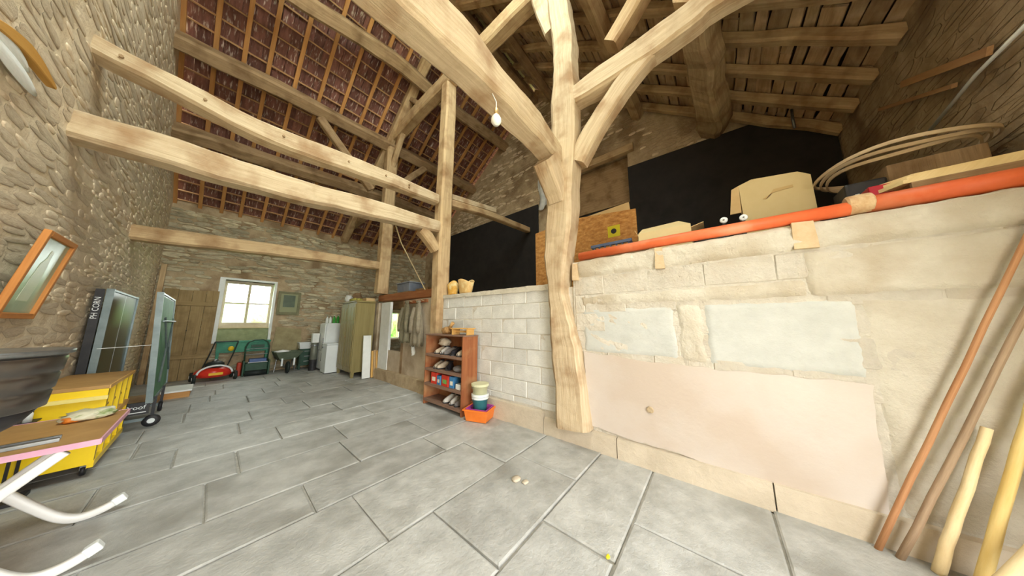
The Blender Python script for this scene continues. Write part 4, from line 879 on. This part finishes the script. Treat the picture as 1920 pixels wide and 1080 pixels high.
# ================================================================== LEFT WALL : picture, ornament
pf = empty('framed_picture', (XL+.035,4.26,1.54), 0, 'faded picture of a pale standing figure in a wooden frame', 'picture'); pf.rotation_euler = (0, math.radians(9), 0)
m_fr = wood('frame_wood', srgb(178,112,52), srgb(200,136,72), bump=.2)
PWd, PHt = .60, .70
for a in ((-PWd/2,-PWd/2+.045,0,PHt),(PWd/2-.045,PWd/2,0,PHt),(-PWd/2+.045,PWd/2-.045,0,.045),(-PWd/2+.045,PWd/2-.045,PHt-.045,PHt)): MB().bbox(0,.035,a[0],a[1],a[2],a[3]).build('frame_bar', m_fr, pf, bevel=.006)
MB().bbox(.004,.012,-PWd/2+.03,PWd/2-.03,.03,PHt-.03).build('print', M('faded_print', srgb(150,168,140), srgb(182,196,168), scale=3, rough=.3, c3=srgb(128,140,110), s3=2), pf)
fg = MB().prism([(.0125, y_, z_) for y_, z_ in ((-.10,.14),(.08,.14),(.09,.30),(.06,.44),(.035,.50),(.035,.56),(-.015,.57),(-.02,.50),(-.07,.45),(-.09,.30))], (.002,0,0)).build('painted_figure', M('pale_figure', srgb(196,204,178), srgb(210,214,190), scale=6, rough=.4), pf)
orn = empty('wall_ornament', (XL+.03,3.42,3.02), 0, 'curved wooden ornament with white petals high on the left wall', 'ornament')
cres = [(.02,-.35,.10),(.02,-.12,.26),(.02,.05,.33),(.02,.22,.33),(.02,.40,.31)]
MB().loft([(.03,-.45,.17),(.03,-.25,.24),(.03,-.05,.29),(.03,.15,.305),(.03,.40,.30)], [(.05,.04),(.05,.07),(.05,.085),(.05,.07),(.04,.02)], up=(0,0,1), sub=4, ch=.1).build('arc', wood('ornament_wood', srgb(190,138,60), srgb(206,156,80), bump=.2), orn)
for (y0, y1, z0, z1) in ((-.42,.10,.11,.20),(-.40,.26,.02,.13)):
    MB().lathe([(0,-.018),(.7,-.012),(1,0),(.7,.012),(0,.018)], (0,0,0), n=24, axis='X').build('petal', m_whitep, orn, True)
    p = [c_ for c_ in orn.children if c_.name.startswith('petal')][-1]; p.location = (.03,(y0+y1)/2,(z0+z1)/2+.05); p.scale = (1,(y1-y0)/2,(z1-z0)/2)

# ================================================================== LEFT : table tennis table
m_tg = M('green_top', srgb(42,74,54), srgb(54,90,66), scale=3, rough=.28, coat=.3); m_tu = M('green_underside', srgb(70,128,92), srgb(92,150,112), scale=4, rough=.6); m_tf = M('painted_steel', srgb(104,116,116), srgb(126,138,136), rough=.4, metal=.3)
tt = empty('table_tennis_table', (-.72,7.1,0), 0, 'folded green table tennis table on wheels along the left wall', 'table')
def txt(body, size, mat, parent, mtx, ext=.001):
    c = bpy.data.curves.new('lettering', 'FONT'); c.body = body; c.size = size; c.extrude = ext; c.align_x = 'CENTER'; c.align_y = 'CENTER'
    o = bpy.data.objects.new('lettering', c); COL.objects.link(o); dg = bpy.context.evaluated_depsgraph_get()
    me = bpy.data.meshes.new_from_object(o.evaluated_get(dg)); bpy.data.objects.remove(o); me.materials.append(mat)
    q = bpy.data.objects.new('lettering', me); COL.objects.link(q); q.parent = parent; q.matrix_local = mtx; return q
for nm, x, lean, ya, yb in (('left', -.20, 0.0, -.85, .85), ('right', .27, 3.2, -.8, 1.0)):
    tp = MB().box((0,0,.78),(.024,yb-ya,1.56)).build('half_top', m_tg, tt, bevel=.003); tp.location = (x,(ya+yb)/2,.38); tp.rotation_euler = (0, math.radians(lean*-1), 0)
    for sy in (-1,1): MB().bbox(-.03,.03,sy*(yb-ya)/2-.012,sy*(yb-ya)/2+.012,.0,1.58).build('edge_frame', m_tf, tp)
    for z in (.0,1.56): MB().bbox(-.028,.028,-(yb-ya)/2+.012,(yb-ya)/2-.012,z-.012,z+.012).build('edge_frame', m_tf, tp)
    if nm == 'right':
        MB().bbox(.0125,.016,-(yb-ya)/2+.05,(yb-ya)/2-.05,.03,1.53).build('underside', m_tu, tp)
        MB().tube([(.05,-.7,1.2),(.05,-.2,.72),(.05,-.7,.25)], .012, 8).build('strut', m_tf, tp); MB().tube([(.05,.5,1.2),(.05,.05,.72),(.05,.5,.3)], .012, 8).build('strut', m_tf, tp); MB().tube([(.05,-.85,1.15),(.05,.85,1.15)], .014, 8).build('strut', m_tf, tp)
    else: MB().bbox(.0125,.0135,-.012,.012,.03,1.53).build('centre_line', m_white, tp)
MB().bbox(-.30,-.235,-.90,-.88,.35,1.95).build('side_strip', m_dark, tt)
txt('PH CORN', .065, m_white, tt, Matrix.Translation((-.268,-.902,1.70)) @ Matrix.Rotation(math.radians(-90),4,'Y') @ Matrix.Rotation(math.radians(90),4,'X'))
MB().bbox(-.23,.28,-.80,-.77,.24,.40).build('lower_panel', m_dark, tt)
txt('Proof', .075, m_white, tt, Matrix.Translation((.165,-.802,.335)) @ Matrix.Rotation(math.radians(90),4,'X'))
MB().bbox(-.1,.26,-.803,-.8005,.265,.275).build('printed_line', m_white, tt)
for y in (-.55,.45):
    MB().bbox(-.24,.32,y-.02,y+.02,.10,.14).build('base_bar', m_tf, tt)
    for x in (-.2,.30):
        MB().bbox(x-.016,x+.016,y-.016,y+.016,.13,.42).build('leg', m_dark, tt); w_ = MB().lathe([(.0,-.022),(.04,-.024),(.078,-.02),(.084,0),(.078,.02),(.04,.024),(0,.022)], (x,y,.084), n=20, axis='Y' if y < 0 else 'X').build('wheel', m_dark, tt, True)
        MB().lathe([(.035,-.028),(.035,.028)], (x,y,.084), n=12, axis='Y' if y < 0 else 'X').build('hub', m_white, w_)
MB().bbox(-.03,.03,-.55,.45,.11,.15).build('base_rail', m_tf, tt)
MB().tube([(-.2,-.88,1.17),(.2,-.83,1.19)], .004, 6).build('retaining_cord', m_white, tt)

# ================================================================== LEFT : yellow trolley, folding table, steel tub
m_yel = M('yellow_paint', srgb(236,196,20), srgb(244,208,34), scale=4, rough=.35); m_tan = M('worn_board', srgb(164,124,70), srgb(184,144,88), scale=4, rough=.6, c3=srgb(146,106,58))
ty = empty('trolley', (-.82,5.62,0), 0, 'bright yellow trolley with open cubbies and a brown top', 'trolley')
MB().bbox(-.22,.22,-.76,.48,.84,.875).build('top', m_tan, ty, bevel=.004); MB().bbox(.22,.228,-.77,.49,.84,.876).build('top_edge', m_pine, ty)
MB().bbox(-.22,.22,-.76,-.735,.13,.84).build('end_panel', m_yel, ty, bevel=.004); MB().bbox(-.22,.22,.455,.48,.13,.84).build('end_panel', m_yel, ty)
MB().bbox(-.24,.225,-.785,-.762,.74,.775).build('handle_ledge', M('pale_yellow', srgb(240,220,130), rough=.4), ty)
MB().bbox(-.22,-.20,-.735,.455,.13,.84).build('back_panel', m_tan, ty)
for z in (.13,.42,.64): MB().bbox(-.20,.20,-.735,.455,z,z+.02).build('shelf', m_tan, ty)
for y in (-.735,-.44,-.14,.16,.45): MB().bbox(.185,.22,y-.03,y+.03,.13,.84).build('upright', m_yel, ty)
for z in (.10,.46): MB().bbox(.19,.225,-.76,.48,z,z+.06).build('rail', m_pine if z > .2 else m_yel, ty)
for sx in (-.16,.16):
    for sy in (-.62,.36):
        f_ = MB().bbox(sx-.018,sx+.018,sy-.03,sy+.03,.06,.13).build('caster_fork', m_metal, ty); MB().lathe([(0,-.014),(.045,-.014),(.05,0),(.045,.014),(0,.014)], (sx,sy,.05), n=16, axis='X').build('wheel', m_dark, ty, True)
# folding table with white curved legs
ft = empty('folding_table', (-.69,3.55,0), 0, 'folding table with pink-edged brown top and white curved legs', 'table')
MB().bbox(-.33,.31,-.42,.45,.735,.762).build('top', m_tan, ft, bevel=.003)
m_pink = M('pink_edging', srgb(206,150,170), srgb(218,166,184), rough=.5)
for a in ((-.335,.315,-.428,-.42),(-.335,.315,.45,.458)): MB().bbox(a[0],a[1],a[2],a[3],.73,.764).build('edging', m_pink, ft)
MB().bbox(.31,.318,-.42,.45,.73,.764).build('edging', m_pink, ft)
m_wl = M('white_lacquer', srgb(232,230,224), srgb(240,238,232), rough=.35)
for y in (-.40,.30):
    MB().loft([(.20,y,.72),(.0,y,.50),(-.30,y,.14),(-.34,y,.03)], [(.05,.045)], up=(0,1,0), sub=4).build('leg', m_wl, ft, True)
    MB().loft([(-.32,y+.04,.66),(-.16,y+.04,.42),(.06,y+.04,.14),(.16,y+.04,.045),(.24,y+.04,.028),(.32,y+.04,.05),(.37,y+.04,.085)], [(.05,.05)], up=(0,1,0), sub=4).build('leg', m_wl, ft, True)
    MB().box((.365,y+.04,.08),(.06,.056,.06),rotm('Y',-30)).build('foot_cap', m_white, ft, bevel=.008)
MB().tube([(.0,-.38,.46),(.0,.32,.46)], .012, 8).build('cross_bar', m_wl, ft)
# steel tub on the table
tbm = empty('steel_tub', (-.735,2.62,.0), 0, 'big ribbed steel tub on legs at the left edge', 'tub')
m_ss = M('brushed_steel', srgb(96,92,88), srgb(120,116,112), scale=2, rough=.28, metal=.9)
pr = [(.0,1.035),(.12,1.04),(.19,1.055),(.228,1.085)]
for k in range(3): z = 1.09+k*.085; pr += [(.248+k*.010,z+.006),(.254+k*.010,z+.072),(.247+k*.010,z+.08)]
pr += [(.283,1.35),(.287,1.36),(.275,1.36),(.23,1.10),(.15,1.06),(0,1.05)]
MB().lathe(pr, n=56).build('bowl', m_ss, tbm, True)
MB().lathe([(.276,1.345),(.290,1.35),(.290,1.368),(.276,1.37)], n=56).build('rim', m_metal, tbm, True)
MB().lathe([(.06,.95),(.13,.97),(.20,1.03),(.232,1.088),(.18,1.045),(.06,1.0)], n=40).build('heat_shield', m_dark, tbm, True)
for k in range(3): a_ = 2.0+k*2.094; MB().tube([(.10*math.cos(a_),.10*math.sin(a_),.97),(.24*math.cos(a_),.24*math.sin(a_),0)], .014, 8).build('leg', m_dark, tbm)
wf = empty('metal_bars', (-.66,3.32,.764), .1, 'grey metal bars lying on the folding table behind the tub', 'bars')
for k in range(2): MB().bbox(-.3,.12,-.08+k*.07,-.055+k*.07,.0,.02).build('bar', m_metal, wf)
pbag = empty('plastic_bag', (-.53,3.86,.764), .3, 'small printed seed packet bag lying on the folding table', 'bag')
MB().blob((0,0,.025),(.11,.10,.035), seed=21, amp=.45, flat=.025).build('bag', M('printed_film', srgb(196,190,160), srgb(220,214,190), scale=9, rough=.35, c3=srgb(120,140,70), s3=11), pbag, True); MB().blob((-.07,-.05,.018),(.05,.05,.02), seed=23, amp=.4, flat=.018).build('contents', M('orange_print', srgb(210,120,40), rough=.5), pbag, True)
for i, (y, z) in enumerate(((4.72,1.30),)):
    lt = empty('jar_rack', (-.95,4.74,0), 0, 'dark rack with small glass jars between tub and tennis table', 'rack')
    for sy in (-.10,.10): MB().bbox(-.008,.008,sy-.006,sy+.006,0,1.2).build('upright', m_dark, lt)
    for k in range(3): s_ = MB().bbox(-.05,.05,-.11,.11,.63+k*.26,.64+k*.26).build('shelf', m_dark, lt); MB().lathe([(0,0),(.03,0),(.03,.07),(.02,.09),(0,.09)], (.0,.0,.64+k*.26), n=12).build('jar', m_white, lt, True)
    MB().bbox(-.08,.08,-.12,.12,0,.03).build('base', m_dark, lt)
# floor pallets/boards by the tennis table wheels
tag(MB().bbox(-.52,-.12,8.5,9.2,.12,.15).build('pale_board', m_whitep), 'pale flat board lying near the tennis table', 'board')
tag(MB().bbox(-.5,-.14,8.52,9.15,.0,.12).build('wooden_crate', m_raft, bevel=.006), 'low orange-brown crate under the pale board', 'crate')
tag(MB().bbox(-.98,-.5,8.3,8.48,.0,.16).build('timber_offcut', m_oak2, bevel=.006), 'squared timber offcut behind the tennis table wheels', 'timber')

# ================================================================== FAR END
dr = empty('plank_door', (-.43,11.02,.0), 0, 'old plank door leaning at the far left corner', 'door')
m_pd = wood('door_plank', srgb(140,116,76), srgb(164,140,96), srgb(120,98,62), bump=.3, along=.6)
for k in range(4):
    MB().bbox(-.47+k*.235,-.47+k*.235+.229,-.016,.016,.0,2.42-(.02*k%.03)).build('plank', m_pd, dr, bevel=.003)
for z in (.55,1.98): MB().bbox(-.45,.45,-.045,-.016,z,z+.11).build('ledge', m_pd, dr, bevel=.003)
MB().lathe([(.012,-.04),(.012,0)], (.0,-.02,1.3), n=8, axis='Y').build('knob', m_dark, dr)
dr.rotation_euler = (math.radians(-2.0), math.radians(0), 0)
tag(MB().bbox(-1.02,-.93,11.04,11.12,.0,3.05).build('corner_post', m_oak2, bevel=.004), 'slim plank standing upright in the far left corner', 'plank')
fp = empty('framed_picture', (1.58,YF-.05,1.78), 0, 'square dark picture in a deep frame right of the window', 'picture')
m_f2 = M('olive_frame', srgb(110,108,76), srgb(130,126,92), rough=.6)
for a in ((-.29,-.22,0,.78),(.22,.29,0,.78),(-.22,.22,0,.09),(-.22,.22,.71,.78)): MB().bbox(a[0],a[1],-.02,.015,a[2],a[3]).build('frame_bar', m_f2, fp, bevel=.006)
MB().bbox(-.22,.22,-.004,.01,.09,.71).build('mat', M('picture_mount', srgb(150,152,116), rough=.7), fp); MB().bbox(-.15,.15,-.012,-.004,.26,.66).build('print', M('dark_print', srgb(70,84,64), srgb(90,104,80), rough=.3), fp)
# green bench below the window
gb = empty('green_bench', (.68,11.01,0), 0, 'teal-green painted bench below the window', 'bench')
m_gr = M('teal_paint', srgb(40,120,92), srgb(60,140,108), rough=.5)
MB().bbox(-.56,.56,-.12,.14,.93,.98).build('top', m_gr, gb, bevel=.004); MB().bbox(-.54,.54,-.1,-.07,.66,.93).build('apron', m_gr, gb)
for sx in (-.5,.5):
    for sy in (-.08,.1): MB().bbox(sx-.03,sx+.03,sy-.025,sy+.025,0,.93).build('leg', m_gr, gb)
tag(MB().bbox(.57,.665,10.62,10.82,.0,.38).build('fuel_can', M('red_can', srgb(170,54,34), srgb(190,70,44), rough=.5), bevel=.03), 'red canister between the two mowers', 'canister')
# red lawn mower
lm = empty('lawn_mower', (.16,10.40,0), .12, 'red lawn mower with white trim and yellow knob below the window', 'lawn mower')
m_rd = M('mower_red', srgb(200,40,28), srgb(216,54,36), rough=.3, coat=.4); m_bk3 = M('black_rubber', srgb(28,34,32), srgb(40,48,44), rough=.6)
MB().blob((0,0,.20),(.34,.30,.17), seed=2, amp=.04, flat=.10).build('deck', m_rd, lm, True)
MB().tube([(.30*math.cos(a),-.20,.20+.20*math.sin(a)) for a in [math.pi*k/14 for k in range(15)]], .022, 8).build('trim', m_white, lm, True)
MB().bbox(-.12,.12,-.315,-.30,.17,.23).build('badge', M('yellow_badge', srgb(226,180,40), rough=.4), lm)
MB().lathe([(.0,.32),(.17,.32),(.17,.44),(.12,.48),(.06,.50),(0,.50)], n=20).build('engine', m_bk3, lm, True)
MB().lathe([(.05,.50),(.05,.54),(0,.55)], n=12).build('starter', m_metal, lm)
for sx in (-.34,.36):
    for sy in (-.24,.24):
        w_ = MB().lathe([(0,-.03),(.07,-.03),(.11,-.025),(.115,0),(.11,.025),(.07,.03),(0,.03)], (sx,sy,.115), n=20, axis='X').build('wheel', m_bk3, lm, True)
        MB().lathe([(.04,-.034),(.04,.034)], (sx,sy,.115), n=12, axis='X').build('hub', m_white, w_)
for sx in (-.2,.24): MB().tube([(sx,.22,.24),(sx+.12,.38,.62),(sx+.2,.44,.98)], .014, 8).build('handlebar', m_bk3, lm)
MB().tube([(.0,.44,.98),(.44,.44,.98)], .016, 8).build('grip_bar', m_bk3, lm); MB().blob((.30,.34,.78),(.06,.05,.07), seed=3, amp=.1).build('knob', M('yellow_knob', srgb(226,190,40), rough=.4), lm, True)
# green scarifier / roller mower
rm = empty('reel_mower', (.95,10.62,0), 0, 'dark green machine with arched handle and blue engine', 'mower')
m_dg = M('dark_green', srgb(38,66,50), srgb(50,82,62), rough=.5)
MB().bbox(-.24,.24,-.18,.16,.06,.36).build('housing', m_dg, rm, bevel=.03); MB().bbox(-.28,-.24,-.2,.16,.0,.42).build('side_plate', m_dg, rm, bevel=.01); MB().bbox(.24,.28,-.2,.16,.0,.42).build('side_plate', m_dg, rm, bevel=.01)
MB().bbox(-.16,.20,-.16,.1,.37,.47).build('engine', M('blue_engine', srgb(60,86,140), srgb(76,102,150), rough=.4), rm, bevel=.015); MB().bbox(-.18,.22,-.19,-.165,.365,.385).build('guard', m_metal, rm)
MB().tube([(-.24,.1,.36),(-.25,.12,.80),(-.20,.13,.94),(-.08,.13,1.0),(.10,.13,1.0),(.20,.13,.94),(.25,.12,.80),(.24,.1,.36)], .018, 8).build('handle', m_dg, rm, True)
for z in (.58,.74): MB().tube([(-.245,.11,z),(.245,.11,z)], .010, 8).build('cross_bar', m_metal, rm)
MB().bbox(-.14,.14,.10,.13,.78,.86).build('control_plate', m_dg, rm)
MB().lathe([(.075,-.22),(.075,.22)], (0,-.18,.08), n=18, axis='X').build('roller', m_bk3, rm, True)
# wheelbarrow, seen from its wheel end
wb = empty('wheelbarrow', (1.60,10.35,0), 0, 'grey-green wheelbarrow with a white cloth in its tray', 'wheelbarrow')
m_wb = M('barrow_tray', srgb(92,104,84), srgb(112,122,100), rough=.6)
tray = MB(); lo = [(-.18,-.10,.40),(.18,-.10,.40),(.20,.40,.36),(-.20,.40,.36)]; hi = [(-.31,-.28,.64),(.31,-.28,.64),(.32,.55,.62),(-.32,.55,.62)]
tray.v += lo+hi
for i in range(4): tray.face((i,(i+1)%4,4+(i+1)%4,4+i))
tray.face((3,2,1,0)); tray.build('tray', m_wb, wb, solid=.01)
w_ = MB().lathe([(.08,-.035),(.15,-.035),(.175,-.015),(.175,.015),(.15,.035),(.08,.035)], (0,-.16,.175), n=24, axis='X').build('wheel', m_bk3, wb, True); MB().lathe([(.08,-.02),(.08,.02)], (0,-.16,.175), n=16, axis='X').build('hub', m_metal, w_)
for s_ in (-1,1):
    MB().tube([(s_*.07,-.18,.175),(s_*.14,.1,.37),(s_*.24,.5,.42),(s_*.28,.56,.55)], .016, 8).build('shaft', m_metal, wb); MB().tube([(s_*.20,.35,.40),(s_*.22,.32,.2),(s_*.24,.30,.0)], .016, 8).build('leg', m_metal, wb); MB().bbox(s_*.14-.02,s_*.14+.02,-.16,-.14,.22,.44).build('stay', m_white, wb)
tag(place(MB().blob((0,0,.02),(.16,.12,.035), seed=31, amp=.5, flat=.02).build('white_cloth', m_whitep, smooth=True), (1.44,10.25,.632)), 'white cloth hanging over the wheelbarrow edge', 'cloth')
# bench grinder stand with white box, cans
gs = empty('tool_stand', (2.12,10.75,0), 0, 'dark tool stand with drawers carrying a white basin', 'stand')
MB().bbox(-.2,.2,-.14,.16,.12,.66).build('cabinet', m_dg, gs, bevel=.01)
for z in (.18,.34,.50): d = MB().bbox(-.17,.17,-.155,-.14,z,z+.13).build('drawer', m_dg, gs, bevel=.004); MB().bbox(-.08,.08,-.175,-.155,z+.07,z+.09).build('handle', m_metal, d)
for sx in (-.17,.17):
    for sy in (-.11,.12): MB().bbox(sx-.02,sx+.02,sy-.02,sy+.02,0,.12).build('leg', m_dg, gs)
bs = empty('basin', (2.12,10.75,.66), 0, 'white rectangular basin on top of the tool stand', 'basin')
rtub(.24,.18,.2,.02,0,m_white,'bowl',bs)
cn = empty('milk_can', (2.20,10.18,0), 0, 'slim grey metal canister beside the refrigerator', 'canister')
MB().lathe([(0,0),(.095,0),(.095,.72),(.085,.76),(.085,.80),(.095,.82),(.095,.86),(0,.87)], n=24).build('body', M('dull_zinc', srgb(110,112,100), srgb(128,130,116), rough=.5, metal=.4), cn, True); MB().lathe([(.097,.0),(.099,.0),(.099,.34),(.097,.34)], n=24).build('sleeve', m_dark, cn); MB().lathe([(.097,.76),(.1,.77),(.1,.80),(.097,.81)], n=24).build('band', m_metal, cn)
tag(place(MB().bbox(-.09,.09,-.09,.09,0,.30).build('white_carton', m_whitep, bevel=.01), (2.20,10.18,.87)), 'white carton standing on the slim canister', 'carton')

# ================================================================== small floor things
tag(place(MB().blob((0,0,.004),(.018,.012,.006), seed=2, amp=.3, sub=2, flat=.004).build('yellow_petal', M('petal', srgb(236,214,40), rough=.6), smooth=True), onZ(1140,1045,.004)), 'tiny yellow petal on the near flagstones', 'petal')
for i, (px, py, r, lab) in enumerate(((968,900,.05,'flat mortar crumb in the middle of the floor'), (985,905,.035,'smaller mortar crumb beside the flat one'))):
    tag(place(MB().blob((0,0,r*.18),(r,r*.8,r*.3), seed=i+50, amp=.35, sub=2, flat=r*.18).build('mortar_crumb', m_plinth, smooth=True), onZ(px,py,.003)), lab, 'crumb', 'mortar crumbs on the floor')
tag(MB().tube([onX(1484,205,6.25), onX(1486,222,6.25), onX(1490,240,6.25)], .02, 6).build('hanging_strap', m_metal, smooth=True), 'small grey strap hanging before the big black sheeting', 'strap')
